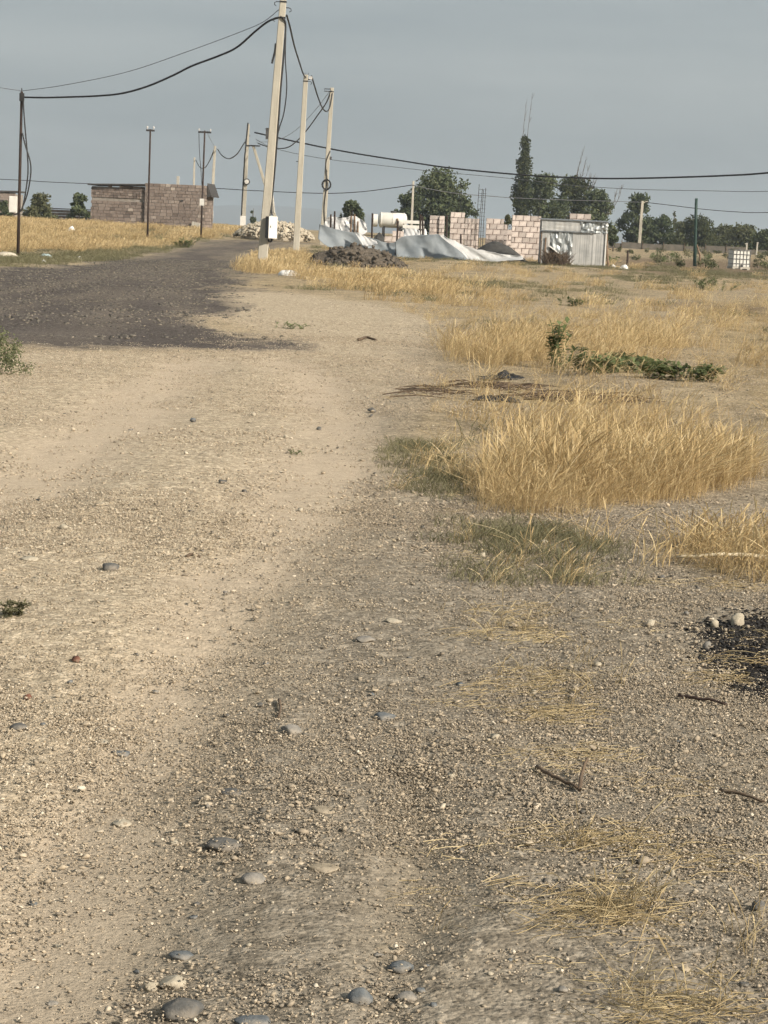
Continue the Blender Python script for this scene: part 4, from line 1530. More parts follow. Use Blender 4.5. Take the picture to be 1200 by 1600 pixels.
cable(lerpD([(-300, 268), (0, 280), (70, 284), (140, 287), (240, 291), (330, 294), (400, 298), (500, 302), (560, 300), (610, 294), (645, 289)], 175, 135), 'low thin cable running behind the stone house to the white post', 0.03, 'cable')
cable(lerpD([(645, 289), (680, 297), (720, 303), (760, 306), (800, 309), (870, 312), (940, 314), (1003, 316)], 135, 190), 'low thin cable behind the trees from the white post', 0.03, 'wire')
cable(lerpD([(1008, 316), (1050, 321), (1100, 327), (1150, 331), (1200, 332), (1400, 326)], 190, 170), 'thin cable from the pale post to the right edge', 0.035)
cable([(340, 233, 195), (347, 243, 190), (358, 248, 180), (370, 241, 168), (380, 226, 158), (384, 221, 151)], 'cable sagging between the braced pole and the pole by the house', 0.05)
cable([(306, 250, 300), (312, 261, 280), (320, 262, 250), (328, 250, 215), (335, 233, 196)], 'cable sagging between the two far poles behind the house', 0.06)
cable([(323, 206, 110), (328, 216, 135), (336, 231, 195)], 'thin wire from the wide crossbar to the far pole by the house', 0.012, 'wire')

# ------------------------------------------------------------------ stone house on the left
def tuff_courses(width, height, bl, bh, seed, slope=0.0, tint0=0.5, th=0.24, rag=0.0):
    """courses of stone blocks, x 0..width, z 0..height(+slope*x), front at y=0"""
    r_ = np.random.default_rng(seed)
    m0 = MB()
    z = 0.0
    k = 0
    while True:
        x = -bl * r_.random()
        done = True
        while x < width:
            l = bl * r_.uniform(0.75, 1.2)
            x0, x1 = max(x, 0), min(x + l, width)
            if x1 - x0 > 0.06 and z + bh <= height + slope * (x0 + x1) / 2 + r_.uniform(-rag, rag):
                done = False
                m0.box(((x0 + x1) / 2, th / 2 - r_.uniform(0, 0.02), z + bh / 2), (x1 - x0 - 0.025, th, bh - 0.025), None, 1.0, float(np.clip(r_.normal(tint0, 0.2), 0, 1)))
            x += l
        z += bh
        k += 1
        if done or k > 40:
            break
    return m0


DH = 128
hl = gfoot(141, 349, DH)
hr = gfoot(320, 356, DH - 0.8)
ang = math.atan2(hr[1] - hl[1], hr[0] - hl[0])
hl[2] = min(hl[2], hr[2]) - 0.1
house = empty('stone_house', hl, ang)
tag(house, 'unfinished tuff block house with flat dark roof edge on the left', 'house')
Lh = math.hypot(hr[0] - hl[0], hr[1] - hl[1])
La = Lh * 0.47
tuff_courses(La - 0.02, 2.05, 0.42, 0.21, 1, 0.0, 0.42).build('block_courses', M['tuff'], house)['kind'] = 'stuff'
o = tuff_courses(La - 0.02, 0.75, 0.26, 0.16, 2, 0.035, 0.30, 0.24, 0.04).build('rubble_courses', M['tuff'], house)
o['kind'] = 'stuff'
o.location = (0, 0.02, 2.10)
o = tuff_courses(Lh - La - 0.04, 3.2, 0.42, 0.21, 3, 0.0, 0.48).build('block_courses', M['tuff'], house)
o['kind'] = 'stuff'
o.location = (La + 0.04, -0.16, 0)
# end wall on the right, returning to the back
o = tuff_courses(2.7, 3.2, 0.42, 0.21, 4, 0.0, 0.4).build('block_courses', M['tuff'], house)
o['kind'] = 'stuff'
o.location = (Lh + 0.0, -0.14, 0)
o.rotation_euler.z = R(90)
m_ = MB()
m_.box((La / 2, 0.20, 1.40), (La - 0.1, 0.26, 2.8))
m_.box((La + (Lh - La) / 2, 0.06, 1.55), (Lh - La - 0.14, 0.30, 3.1))
m_.box((Lh - 0.15, 1.4, 1.55), (0.2, 2.4, 3.1))
m_.box((0.15, 1.4, 1.4), (0.25, 2.4, 2.8))
m_.box((Lh / 2, 2.6, 1.4), (Lh - 0.1, 0.25, 2.7))
m_.build('mortar', M['mortar_grey'], house)
m_ = MB()
Mr = Matrix.Rotation(-0.035, 3, 'Y')
m_.box((La / 2 - 0.05, 1.25, 2.97), (La + 0.25, 3.0, 0.09), Mr)
m_.build('roof_slab', M['roof'], house)
m_ = MB()
m_.add([(Lh + 0.05, 0.15, 3.22), (Lh + 0.34, 0.15, 2.42), (Lh + 0.34, 2.6, 2.42), (Lh + 0.05, 2.6, 3.22), (Lh + 0.05, 0.15, 3.30), (Lh + 0.38, 0.15, 2.44), (Lh + 0.38, 2.6, 2.44), (Lh + 0.05, 2.6, 3.30),
        (Lh + 0.05, 0.16, 2.42)],
       [(3, 2, 1, 0), (4, 5, 6, 7), (0, 1, 5, 4), (1, 2, 6, 5), (2, 3, 7, 6), (3, 0, 4, 7), (0, 8, 1)])
m_.build('eave', M['roof'], house)
m_ = MB()
m_.box((La + (Lh - La) * 0.62, -0.17, 2.1), (0.16, 0.1, 0.12))
m_.build('vent_hole', M['roof'], house)
m_ = MB()
m_.box((Lh - 0.55, -0.35, 0.45), (0.55, 0.12, 0.6), Matrix.Rotation(0.2, 3, 'Y'))
m_.box((Lh - 0.85, -0.38, 0.25), (0.4, 0.1, 0.3), Matrix.Rotation(-0.3, 3, 'Y'))
m_.build('leaning_slab', M['concrete_grey'], house)
m_ = MB()
m_.box((La + 1.75, 2.0, 3.35), (0.16, 0.16, 0.75))
m_.build('chimney_pipe', M['concrete_grey'], house)

b = gfoot(-30, 330, 190)
fh = empty('stone_house', b)
tag(fh, 'small distant stone house cut by the left edge', 'house')
wf = PD(24, 303, 190)[0] - b[0]
hf_ = PD(12, 299, 190)[2] - b[2]
o = tuff_courses(wf, hf_ - 0.1, 0.45, 0.25, 9, 0, 0.5).build('block_courses', M['tuff'], fh)
o['kind'] = 'stuff'
m_ = MB()
m_.box((wf / 2, 2.2, hf_ / 2 - 0.1), (wf - 0.1, 4, hf_ - 0.3))
m_.build('mortar', M['mortar_grey'], fh)
m_ = MB()
m_.box((wf / 2, 2.1, hf_ - 0.02), (wf + 0.4, 4.6, 0.14), Matrix.Rotation(-0.02, 3, 'Y'))
m_.build('roof_slab', M['roof'], fh)
m_ = MB()
m_.box((wf * 0.55, -0.02, hf_ * 0.55), (0.8, 0.1, 0.7))
m_.build('window', M['roof'], fh)
# low wall beyond the bushes
b = gfoot(68, 338, 170)
e = gfoot(142, 342, 165)
lw = empty('low_wall', b, math.atan2(e[1] - b[1], e[0] - b[0]))
tag(lw, 'low dark stone wall between the bushes left of the house', 'wall')
ll = math.hypot(e[0] - b[0], e[1] - b[1])
o = tuff_courses(ll, 1.05, 0.5, 0.25, 10, 0, 0.15).build('block_courses', M['tuff'], lw)
o['kind'] = 'stuff'
m_ = MB()
m_.box((ll / 2, 0.12, 1.08), (ll, 0.34, 0.08))
m_.build('coping', M['roof'], lw)

# ------------------------------------------------------------------ building site: block walls
bl_l, bl_h, bl_d = 0.39, 0.29, 0.19
block_me = []
for i in range(6):
    m_ = MB()
    r_ = random.Random(i)
    m_.box((0, 0, 0), (bl_l - 0.03, bl_d, bl_h - 0.03))
    m_.v = [(x + r_.uniform(-.012, .012), y + r_.uniform(-.012, .012), z + r_.uniform(-.012, .012)) for x, y, z in m_.v]
    block_me.append(m_.mesh('block', M['block']))
half_me = []
for i in range(3):
    m_ = MB()
    r_ = random.Random(50 + i)
    m_.box((0, 0, 0), (bl_l * 0.5 - 0.03, bl_d, bl_h - 0.03))
    m_.v = [(x + r_.uniform(-.012, .012), y + r_.uniform(-.012, .012), z + r_.uniform(-.012, .012)) for x, y, z in m_.v]
    half_me.append(m_.mesh('block', M['block']))


def block_wall(u0, v0, D, cols, label, rz=0.0, cat='wall', name='block_wall', scale=1.0, low=0):
    """cols: number of courses for each half-block column"""
    b = gfoot(u0, v0, D)
    b[2] -= 0.05
    root = empty(name, b, rz)
    tag(root, label, cat)
    root.scale = (scale, scale, scale)
    hb = bl_l / 2
    for r in range(low, max(cols)):
        i = 0
        first = r % 2
        while i < len(cols):
            if cols[i] <= r:
                i += 1
                continue
            full = not (i == 0 and first) and i + 1 < len(cols) and cols[i + 1] > r
            me = random.choice(block_me if full else half_me)
            o = bpy.data.objects.new('block', me)
            col.objects.link(o)
            o.parent = root
            o.location = (i * hb + (hb if full else hb / 2), random.uniform(-.012, .012), (r + 0.5) * bl_h)
            i += 2 if full else 1
    m0 = MB()
    # mortar core, a little behind the block faces
    i = 0
    while i < len(cols):
        j = i
        while j < len(cols) and cols[j] == cols[i]:
            j += 1
        m0.box(((i + j) / 2 * hb, 0.0, (cols[i] + low) * bl_h / 2 - 0.01), ((j - i) * hb - 0.035, bl_d - 0.05, (cols[i] - low) * bl_h - 0.04))
        i = j
    m0.build('mortar', M['mortar'], root)
    return root


block_wall(701, 394, 104, [8, 8, 8, 8, 7, 7, 7, 7], 'pink block wall with a stepped top left of the rebar cage', 0.02)
block_wall(757, 396, 104.6, [7, 7, 7, 7, 7, 6], 'pink block wall right of the rebar cage', -0.03)
block_wall(797, 399, 103, [8, 8, 8, 8, 8, 8, 8, 8, 7, 7, 7, 7, 6], 'pink block wall behind the left end of the metal shed', 0.0)
block_wall(886, 402, 105, [9, 9, 9, 9, 9, 9], 'pink block wall showing above the metal shed roof', 0.0, low=4)
block_wall(669, 392, 106, [9, 9], 'narrow stack of pale blocks, left column beside the round tree', 0.0, 'stack', 'block_stack', 0.78)
block_wall(676.5, 392, 106.1, [9, 9], 'narrow stack of pale blocks, middle column before the round tree', 0.0, 'stack', 'block_stack', 0.78)
block_wall(684, 392, 106, [9, 9], 'narrow stack of pale blocks, right column next to the pink wall', 0.0, 'stack', 'block_stack', 0.78)
block_wall(600, 386, 99, [3, 3, 4, 4, 4, 4], 'low pile of pink blocks behind the grey sheet below the tank', 0.0, 'stack', 'block_pile')
block_wall(776, 398, 106.5, [4, 4, 5, 5], 'low far stub of pale block wall beside the bush', 0.0)
block_wall(846, 398, 107, [7, 7, 7], 'short pale block pier seen over the shed roof', 0.0, low=4)


def rebar_cage(u, v, D, vt, n, w, label, stirrup=0.2):
    b = gfoot(u, v, D)
    t = PD(u + 3, vt, D)
    h = t[2] - b[2]
    root = empty('rebar_cage', b)
    tag(root, label, 'rebar')
    root.rotation_euler.z = 0.45
    for i in range(n):
        x = (i % 2 - 0.5) * w if n > 1 else 0
        y = (i // 2 - 0.5) * w if n > 2 else 0
        m0 = MB()
        m0.tube([(x, y, -0.1), (x + random.uniform(-.02, .02), y, h * 0.5), (x + random.uniform(-.04, .04) + 0.05, y, h * random.uniform(0.92, 1.04))], 0.015, 5)
        m0.build('rod', M['dark_steel'], root)
    z = 0.3
    while n > 2 and z < h - 0.15:
        m0 = MB()
        q = w / 2 + 0.015
        dx = 0.05 * z / h
        m0.tube([(-q + dx, -q, z), (q + dx, -q, z), (q + dx, q, z), (-q + dx, q, z), (-q + dx, -q, z)], 0.006, 4)
        m0.build('stirrup', M['dark_steel'], root)
        z += stirrup
    return root


rebar_cage(748, 396, 103.5, 290, 4, 0.27, 'tall rebar cage standing between two pink block walls')
rebar_cage(714, 392, 106, 287, 2, 0.12, 'pair of thin rebar rods rising above the stepped pink wall')
rebar_cage(698, 394, 103, 332, 1, 0.1, 'single rusty rod at the left end of the stepped pink wall')
rebar_cage(794, 398, 102, 380, 1, 0.1, 'short dark rod left of the pink wall by the shed')
rebar_cage(838, 398, 106, 300, 1, 0.1, 'lone thin rod before the dark tree above the pink wall')


# tank on its cradle
b = gfoot(591, 384, 106)
tank = empty('water_tank', b, R(4))
tag(tank, 'white horizontal cylindrical tank on the building site', 'tank')
zt = PD(610, 344, 106)[2] - b[2]
m_ = MB()
m_.lathe([(0.02, -0.05), (0.22, -0.04), (0.36, 0.0), (0.41, 0.08), (0.41, 1.35), (0.36, 1.45), (0.22, 1.50), (0.02, 1.51)], (0, 0, zt), 'X', 28)
m_.build('barrel', M['tank'], tank, True)
for x in (0.08, 0.72, 1.34):
    m_ = MB()
    m_.lathe([(0.413, x - 0.02), (0.43, x - 0.02), (0.43, x + 0.02), (0.413, x + 0.02)], (0, 0, zt), 'X', 28)
    m_.build('hoop', M['white_paint'], tank)
m_ = MB()
m_.lathe([(0.15, 0.0), (0.15, 0.07), (0.17, 0.07), (0.17, 0.10), (0.02, 0.11)], (0.75, 0, zt + 0.40), 'Z', 14)
m_.build('hatch', M['dark_paint'], tank)
m_ = MB()
m_.tube([(0.95, -0.42, zt + 0.1), (0.98, -0.46, zt - 0.1), (0.9, -0.46, zt - 0.25)], 0.05, 8)
m_.build('outlet_pipe', M['wood'], tank)
for x in (0.25, 1.15):
    m_ = MB()
    m_.box((x, 0, (zt - 0.36) / 2), (0.12, 0.6, zt - 0.36))
    m_.build('cradle_leg', M['dark_steel'], tank)
m_ = MB()
m_.lathe([(0.30, -0.34), (0.34, -0.34), (0.34, -0.10), (0.30, -0.10)], (0, 0, zt - 0.05), 'X', 24)
m_.build('end_drum', M['tank'], tank)
# stacked boards beside the tank
for i, lb in enumerate(('lowest pale board of the stack beside the white tank', 'middle pale board of the stack beside the white tank', 'topmost pale board of the stack beside the white tank')):
    b = gfoot(628, 386, 105)
    m_ = MB()
    m_.box((0.57, 0, 0.0), (1.15, 0.35, 0.17), Matrix.Rotation(random.uniform(-.02, .02), 3, 'Y'))
    for q in (0.15, 0.95):
        m_.box((q, -0.02, -0.145), (0.08, 0.3, 0.11))
    o = m_.build('board', M['white_paint'], None, False, (b[0], b[1], PD(640, 362 - 7.6 * i, 105)[2]))
    tag(o, lb, 'board', 'pale boards stacked by the tank')
b = gfoot(628, 386, 105)
for x in (0.1, 1.02):
    m_ = MB()
    hz_ = PD(640, 365, 105)[2] - b[2]
    m_.box((x, 0, hz_ / 2 - 0.1), (0.14, 0.3, hz_ + 0.0))
    m_.box((x, 0, -0.02), (0.24, 0.36, 0.1))
    o = m_.build('support_block', M['mortar_grey'], None, False, b)
    tag(o, 'left support block under the board stack' if x < 0.5 else 'right support block under the board stack', 'block')

# stakes holding the sheets
for (u, v, D, ut, vt, lb) in ((547, 388, 93, 549, 337, 'left wooden stake of the pair behind the grey sheet'), (553, 389, 93.2, 554, 335, 'right wooden stake of the pair behind the grey sheet'),
                              (558, 389, 93, 559, 346, 'short third wooden stake right of the pair behind the grey sheet'),
                              (523, 384, 93, 523, 330, 'thin stake by the white crumpled plastic'), (516, 383, 93, 517, 335, 'thin short stake nearest the third concrete pole'),
                              (618, 402, 91.5, 622, 345, 'dark stake where the two grey sheets meet'), (656, 398, 93, 657, 335, 'dark stake left of the block stacks'),
                              (662, 398, 93, 660, 338, 'leaning dark stake beside the block stacks'), (581, 392, 96, 582, 333, 'dark stake left of the white tank'),
                              (697, 398, 95, 698, 336, 'rusty stake between the block stacks and the stepped wall'), (719, 402, 93, 720, 366, 'short dark stake in front of the stepped wall')):
    b = gfoot(u, v, D)
    t = PD(ut, vt, D)
    r0 = empty('stake', b)
    tag(r0, lb, 'stake', 'stakes round the building site')
    ax = Vector(t - b)
    m_ = MB()
    m_.tube([ax * -0.08, ax * 0.4 + Vector((random.uniform(-.02, .02), 0, 0)), ax], [0.055, 0.05, 0.042], 7)
    m_.build('shaft', M['wood' if 'wooden' in lb else 'rust'], r0)
    m_ = MB()
    m_.tube([ax * 0.8 + Vector((0.05 * math.cos(q), -0.05 * math.sin(q), 0.01 * q)) for q in np.arange(0, 13, 0.8)], 0.01, 4)
    m_.build('wire_tie', M['dark_steel'], r0)


# plastic sheets
def sheet(top, bot, D0, label, mat, folds=0.10, seed=0, nu=60, nv=26, cat='sheet', name='plastic_sheet', amp2=0.018):
    tu, tv = zip(*top)
    bu, bv = zip(*bot)
    P0 = PD(tu[0], bv[0], D0)
    n_ = nu + 1
    Vv = []
    for j in range(nv + 1):
        t = j / nv
        for i in range(n_):
            q = i / nu
            u = (tu[0] + (tu[-1] - tu[0]) * q) * (1 - t) + (bu[0] + (bu[-1] - bu[0]) * q) * t
            ut = tu[0] + (tu[-1] - tu[0]) * q
            ub = bu[0] + (bu[-1] - bu[0]) * q
            v = np.interp(ut, tu, tv) * (1 - t) + np.interp(ub, bu, bv) * t
            x = q * 6
            # diagonal tension folds plus crumples
            f = folds * (math.sin((x * 1.7 + t * 3.1) + 1.3 * math.sin(x * 0.8 + seed)) * 0.9 + 0.6 * math.sin(x * 3.7 - t * 5 + seed * 2)) * (0.35 + t)
            f += amp2 * (float(fbm(x * 3.0 + seed * 7, t * 4.0, seed, 4)) - 0.5) * 3.2
            Dd = D0 + f - 0.5 * (t ** 2) * 0.8
            Vv.append(PD(u, v + 2.0 * (float(fbm(x * 2.5, t * 3, seed + 5, 2)) - 0.5), Dd))
    Vv = np.array(Vv)
    for k_ in range(len(Vv)):
        g = float(gz(Vv[k_, 0], Vv[k_, 1])[0]) + 0.03
        if Vv[k_, 2] < g:
            Vv[k_, 2] = g
    Ff = []
    for j in range(nv):
        for i in range(nu):
            a = j * n_ + i
            Ff.append((a, a + n_, a + n_ + 1, a + 1))
    me = np_mesh(name, Vv - P0, np.array(Ff), M[mat], True)
    o = link_mesh(name, me, None, P0)
    md = o.modifiers.new('thickness', 'SOLIDIFY')
    md.thickness = 0.012
    tag(o, label, cat)
    return o


sheet([(499, 350), (508, 353), (520, 357), (540, 362), (553, 363), (566, 367), (580, 372), (592, 376), (605, 379), (634, 380)],
      [(497, 374), (512, 385), (530, 390), (550, 393), (575, 396), (600, 400), (634, 406)], 91.8, 'left grey-blue plastic sheet stretched from the third concrete pole', 'tarp', 0.07, 1)
sheet([(617, 378), (626, 371), (634, 369), (650, 367.5), (670, 366), (684, 366), (692, 369), (702, 374), (716, 382), (728, 389), (738, 394)],
      [(619, 404), (640, 407), (665, 409), (690, 409), (715, 409), (738, 409)], 91, 'middle grey plastic sheet sagging before the stepped pink wall', 'tarp', 0.08, 4)
sheet([(684, 366), (696, 370), (710, 376), (725, 384), (740, 388), (760, 392), (780, 396), (800, 399), (816, 400)],
      [(700, 379), (712, 387), (724, 396), (735, 409), (750, 411), (768, 410), (785, 407), (800, 407), (818, 405)], 90.2, 'white plastic sheet slumped down to the dark sand heap', 'tarp_white', 0.08, 7, amp2=0.035)
sheet([(510, 340), (520, 338), (532, 341), (545, 338), (556, 337), (566, 344), (572, 350)], [(506, 354), (520, 357), (536, 362), (548, 364), (560, 366), (568, 366), (574, 362)], 93.6,
      'crumpled off-white plastic bundled over the wooden stakes', 'tarp_white', 0.12, 11, 40, 14, amp2=0.07)
sheet([(553, 362), (562, 364), (575, 372), (588, 376)], [(560, 372), (568, 384), (578, 384), (590, 381)], 91.3, 'bright white plastic strip hanging over the left sheet', 'tarp_white', 0.06, 13, 20, 12)
sheet([(631, 358), (640, 357), (650, 357), (656, 360)], [(631, 370), (640, 371), (650, 371), (657, 371)], 92.6, 'small white plastic piece below the board stack', 'tarp_white', 0.08, 14, 16, 8)


def lump(name, label, cat, u, v, D, wpx, hpx, mat, seed, rough=0.25, depth=None, base=None, smooth=False, bumps=1.0):
    """heap or lumpy object resting on the ground"""
    p = gfoot(u, v, D)
    hw = wpx / FPX * D / 2
    h = hpx / FPX * D
    dp = depth or hw * 0.7
    Vv, Ff = (base or ICO4)
    Vv = Vv.copy()
    q = fbm(Vv[:, 0] * 2.2 * bumps + seed, Vv[:, 1] * 2.2 * bumps + Vv[:, 2] * 1.7, seed, 4) - 0.5
    q2 = fbm(Vv[:, 0] * 8 * bumps + seed, Vv[:, 1] * 8 * bumps + Vv[:, 2] * 6, seed + 9, 3) - 0.5
    Vv = Vv * (1 + rough * 2 * q + rough * 0.9 * q2)[:, None]
    Vv = Vv * np.array([hw, dp, h])
    Vv[:, 2] = np.where(Vv[:, 2] < 0, Vv[:, 2] * 0.2, Vv[:, 2])
    me = np_mesh(name, Vv, Ff, M[mat], smooth)
    o = link_mesh(name, me, None, p)
    tag(o, label, cat)
    return o


def cone_heap(name, label, cat, u, v, D, wpx, hpx, mat, seed, peak=0.0, rough=0.05, flat=1.3, nr=22, na=48):
    p = gfoot(u, v, D)
    hw = wpx / FPX * D / 2
    h = hpx / FPX * D
    Vv = [(peak * hw, 0, h)]
    for i in range(1, nr + 1):
        r = i / nr
        for k_ in range(na):
            a = 2 * math.pi * k_ / na
            x, y = r * math.cos(a), r * math.sin(a)
            z = h * (1 - r ** flat) * (1 + rough * 4 * (float(fbm(x * 5 + seed, y * 5, seed, 4)) - 0.5)) + rough * h * 2 * (float(fbm(x * 11, y * 11 + seed, seed + 3, 3)) - 0.5)
            Vv.append((x * hw * (1 + 0.2 * (float(vnoise(a * 2, seed, seed)) - 0.5)) + peak * hw * (1 - r), y * hw * 0.8, z - 0.12 * r))
    Ff = []
    for k_ in range(na):
        Ff.append((0, 1 + k_, 1 + (k_ + 1) % na, 0))
    for i in range(nr - 1):
        for k_ in range(na):
            a, b = 1 + i * na + k_, 1 + i * na + (k_ + 1) % na
            Ff.append((a, a + na, b + na, b))
    m0 = MB()
    m0.add(Vv, [f_ if f_[0] != f_[3] else f_[:3] for f_ in Ff])
    o = m0.build(name, M[mat], None, True, p)
    tag(o, label, cat)
    return o


cone_heap('sand_heap', 'smooth dark sand heap before the pink walls by the shed', 'heap', 776, 400, 96, 112, 30, 'sand_dark', 3, -0.05, 0.03, 1.5)
cone_heap('sand_heap', 'small dark sand heap by the low block pile', 'heap', 592, 390, 100, 48, 30, 'sand_dark', 8, 0.0, 0.05, 1.2)
def earth_mound(u, v, D, wpx, hpx, seed, n, label):
    p = gfoot(u, v, D)
    hw, h = wpx / FPX * D / 2, hpx / FPX * D
    root = empty('earth_mound', p)
    tag(root, label, 'mound')
    r_ = np.random.default_rng(seed)
    Vv = ICO4[0].copy()
    q = fbm(Vv[:, 0] * 3.2 + seed, Vv[:, 1] * 3.2 + Vv[:, 2], seed, 4) - 0.5
    Vv = Vv * (1 + 0.7 * q)[:, None] * np.array([hw, hw * 0.6, h * 0.8])
    Vv[:, 2] = np.where(Vv[:, 2] < 0, Vv[:, 2] * 0.2, Vv[:, 2])
    link_mesh('soil', np_mesh('soil', Vv, ICO4[1], M['earth_dark'], False), root)
    VV, FF, nb = [], [], 0
    for i in range(n):
        k_ = r_.integers(0, len(Vv))
        c0 = Vv[k_] * r_.uniform(0.9, 1.06)
        if c0[2] < 0:
            c0 = c0 * np.array([1.15, 1.15, 0])
        bv, bf = CHIPS[r_.integers(0, len(CHIPS))]
        sz = 0.04 + 0.16 * r_.random() ** 2.5
        Rm = np.array(Matrix.Rotation(r_.uniform(0, 6.28), 3, Vector(r_.normal(size=3))))
        VV.append((bv * np.array([1.2, 0.9, 0.7]) * sz) @ Rm.T + c0)
        FF.append(bf + nb)
        nb += len(bv)
    link_mesh('clods', np_mesh('clods', np.concatenate(VV), np.concatenate(FF), M['earth_dark']), root)['kind'] = 'stuff'


earth_mound(550, 425, 76, 132, 35, 21, 900, 'lumpy dark earth mound in front of the grey sheets')
earth_mound(603, 426, 77, 56, 14, 33, 250, 'lower dark spill of earth at the right of the mound')
lump('plastic_bag', 'white plastic bag lying at the foot of the nearest pole', 'bag', 451, 431, 57, 32, 9, 'litter', 5, 0.3, 0.2, ICO3)
lump('plastic_bag', 'white sack behind the middle grey sheet', 'bag', 691, 394, 97, 14, 32, 'litter', 6, 0.15, 0.25, ICO3, True)
lump('plastic_bag', 'upright white sack beside the block stacks', 'bag', 663, 393, 97, 9, 40, 'litter', 7, 0.2, 0.2, ICO3, True)
lump('plastic_bag', 'pale bag standing in the grass left of the house', 'bag', 112, 352, 104, 10, 13, 'litter', 8, 0.3, 0.2, ICO3)
lump('stone', 'pale stone on the bank at the foot of the left steel pole', 'stone', 10, 407, 66, 40, 8, 'rubble', 12, 0.3, 0.5, ICO3)
lump('litter', 'pale blue rag beside the left steel pole', 'litter', 72, 408, 67, 20, 6, 'litter_blue', 13, 0.35, 0.3, ICO3)
lump('litter', 'white scrap in the weeds right of the left steel pole', 'litter', 124, 403, 71, 8, 5, 'litter', 14, 0.3, 0.1, ICO2)
lump('litter', 'white scrap at the near edge of the weeds by the dark road', 'litter', 68, 417, 61, 6, 4, 'litter', 15, 0.3, 0.1, ICO2)
lump('litter', 'white scrap right of the metal shed', 'litter', 958, 423, 90, 9, 6, 'litter', 16, 0.3, 0.12, ICO2)
lump('litter', 'two-lobed white scrap near the dark fence post', 'litter', 974, 428, 88, 14, 7, 'litter', 17, 0.45, 0.15, ICO3)

# rubble pile at the road's end
b = gfoot(428, 378, 114)
rp = empty('rubble_pile', b)
tag(rp, 'heap of pale broken stone at the end of the road', 'rubble')
m_ = MB()
r_ = np.random.default_rng(77)
hv_ = []
mound = ICO3[0] * np.array([2.0, 1.3, 1.05])
mound[:, 2] = np.where(mound[:, 2] < 0, mound[:, 2] * 0.1, mound[:, 2])
link_mesh('mound', np_mesh('mound', mound, ICO3[1], M['rubble'], True), rp)
VV, FF, nb = [], [], 0
for i in range(900):
    a, q = r_.uniform(0, 6.28), r_.random() ** 0.5
    x, y = 2.35 * q * math.cos(a), 1.5 * q * math.sin(a)
    z = 1.06 * max(0, 1 - (q * 0.98) ** 2) ** 0.6
    sz = r_.uniform(0.05, 0.15)
    v_ = ICO_V * r_.uniform(0.6, 1.25, (12, 1)) * np.array([1.2, 0.9, 0.7]) * sz
    ax_ = r_.normal(size=3)
    Rm = np.array(Matrix.Rotation(r_.uniform(0, 6.28), 3, Vector(ax_)))
    VV.append(v_ @ Rm.T + np.array([x, y, z]))
    FF.append(ICO_F + nb)
    nb += 12
link_mesh('broken_stones', np_mesh('broken_stones', np.concatenate(VV), np.concatenate(FF), M['rubble']), rp)['kind'] = 'stuff'

# ------------------------------------------------------------------ metal shed
DS = 91
bl_ = gfoot(843, 417, DS)
br_ = gfoot(943, 421, DS)
bl_[2] = min(bl_[2], br_[2]) - 0.03
wS = math.hypot(br_[0] - bl_[0], br_[1] - bl_[1])
shed = empty('metal_shed', bl_, R(-2.5))
tag(shed, 'small patched sheet-metal shed with a gaping lower left corner', 'shed')
hS = 2.22


def corr(w_, h_, n=40, amp=0.012, seed=0, cut=None):
    """thin sheet panel with shallow ribs in x-z, optional lower cut line"""
    m0 = MB()
    vs_, fs = [], []
    for i in range(n + 1):
        x = w_ * i / n
        y = (0 if amp > 0.01 else amp * math.sin(i * 1.6)) + 0.02 * (float(vnoise(i * 0.25, seed, seed)) - 0.5)
        lo = cut(x) if cut else 0
        for k_ in range(7):
            vs_.append((x, y + (0.18 if amp > 0.01 else 0.025) * (float(fbm(i * 0.25 if amp > 0.01 else i * 0.1, k_ * 0.9, seed + 2, 2)) - 0.5), lo + (h_ - lo) * k_ / 6))
    for i in range(n):
        for k_ in range(6):
            a = i * 7 + k_
            fs.append((a, a + 7, a + 8, a + 1))
    m0.add(vs_, fs)
    return m0


def panel(name, w_, h_, x, z, mat, seed, y=0.0, rz=0.0, cut=None, amp=0.0015):
    o_ = corr(w_, h_, 30, amp, seed, cut).build(name, M[mat], shed)
    o_.location = (x, y, z)
    o_.rotation_euler.z = rz
    md_ = o_.modifiers.new('thickness', 'SOLIDIFY')
    md_.thickness = 0.01
    return o_


x0 = 0.0
wl = wS * 0.49
panel('front_sheet', 0.38, 1.62, 0.04, 0.02, 'tin', 1, 0.0)
panel('foil_sheet', wl - 0.44, 1.62, 0.43, 0.03, 'foil', 2, -0.015, 0, lambda x: max(0.0, 0.85 - 0.62 * x), 0.03)
panel('front_sheet', wS * 0.26, 1.62, wl, 0.02, 'tin', 3, 0.0)
panel('front_sheet', wS * 0.245, 1.62, wl + wS * 0.262, 0.02, 'tin', 4, 0.004)
panel('fascia', wl + 0.35, 0.50, 0.0, 1.66, 'tin', 5, -0.05, 0, None, 0.004)
panel('fascia', wS - wl - 0.28, 0.50, wl + 0.36, 1.64, 'foil', 6, -0.055, 0, None, 0.012)
panel('side_sheet', 2.3, 2.15, 0.0, 0.0, 'tin_dark', 7, 0.02, R(90))
panel('side_sheet', 2.3, 2.1, wS, 0.0, 'tin', 8, 0.02, R(90))
panel('back_sheet', wS, 2.1, 0.0, 0.0, 'tin_dark', 9, 2.32)
m_ = MB()
m_.box((wS / 2, 1.13, hS - 0.03), (wS + 0.14, 2.5, 0.04), Matrix.Rotation(0.025, 3, 'X'))
m_.build('roof', M['tin_dark'], shed)
for x, y in ((0.03, 0.05), (wS - 0.03, 0.05), (wl, 0.06), (0.03, 2.25), (wS - 0.03, 2.25)):
    m_ = MB()
    m_.box((x, y, 1.05), (0.07, 0.07, 2.1))
    m_.build('post', M['wood'], shed)
m_ = MB()
m_.box((wS + 0.02, -0.03, 1.05), (0.06, 0.06, 2.15))
m_.build('corner_trim', M['white_paint'], shed)
m_ = MB()
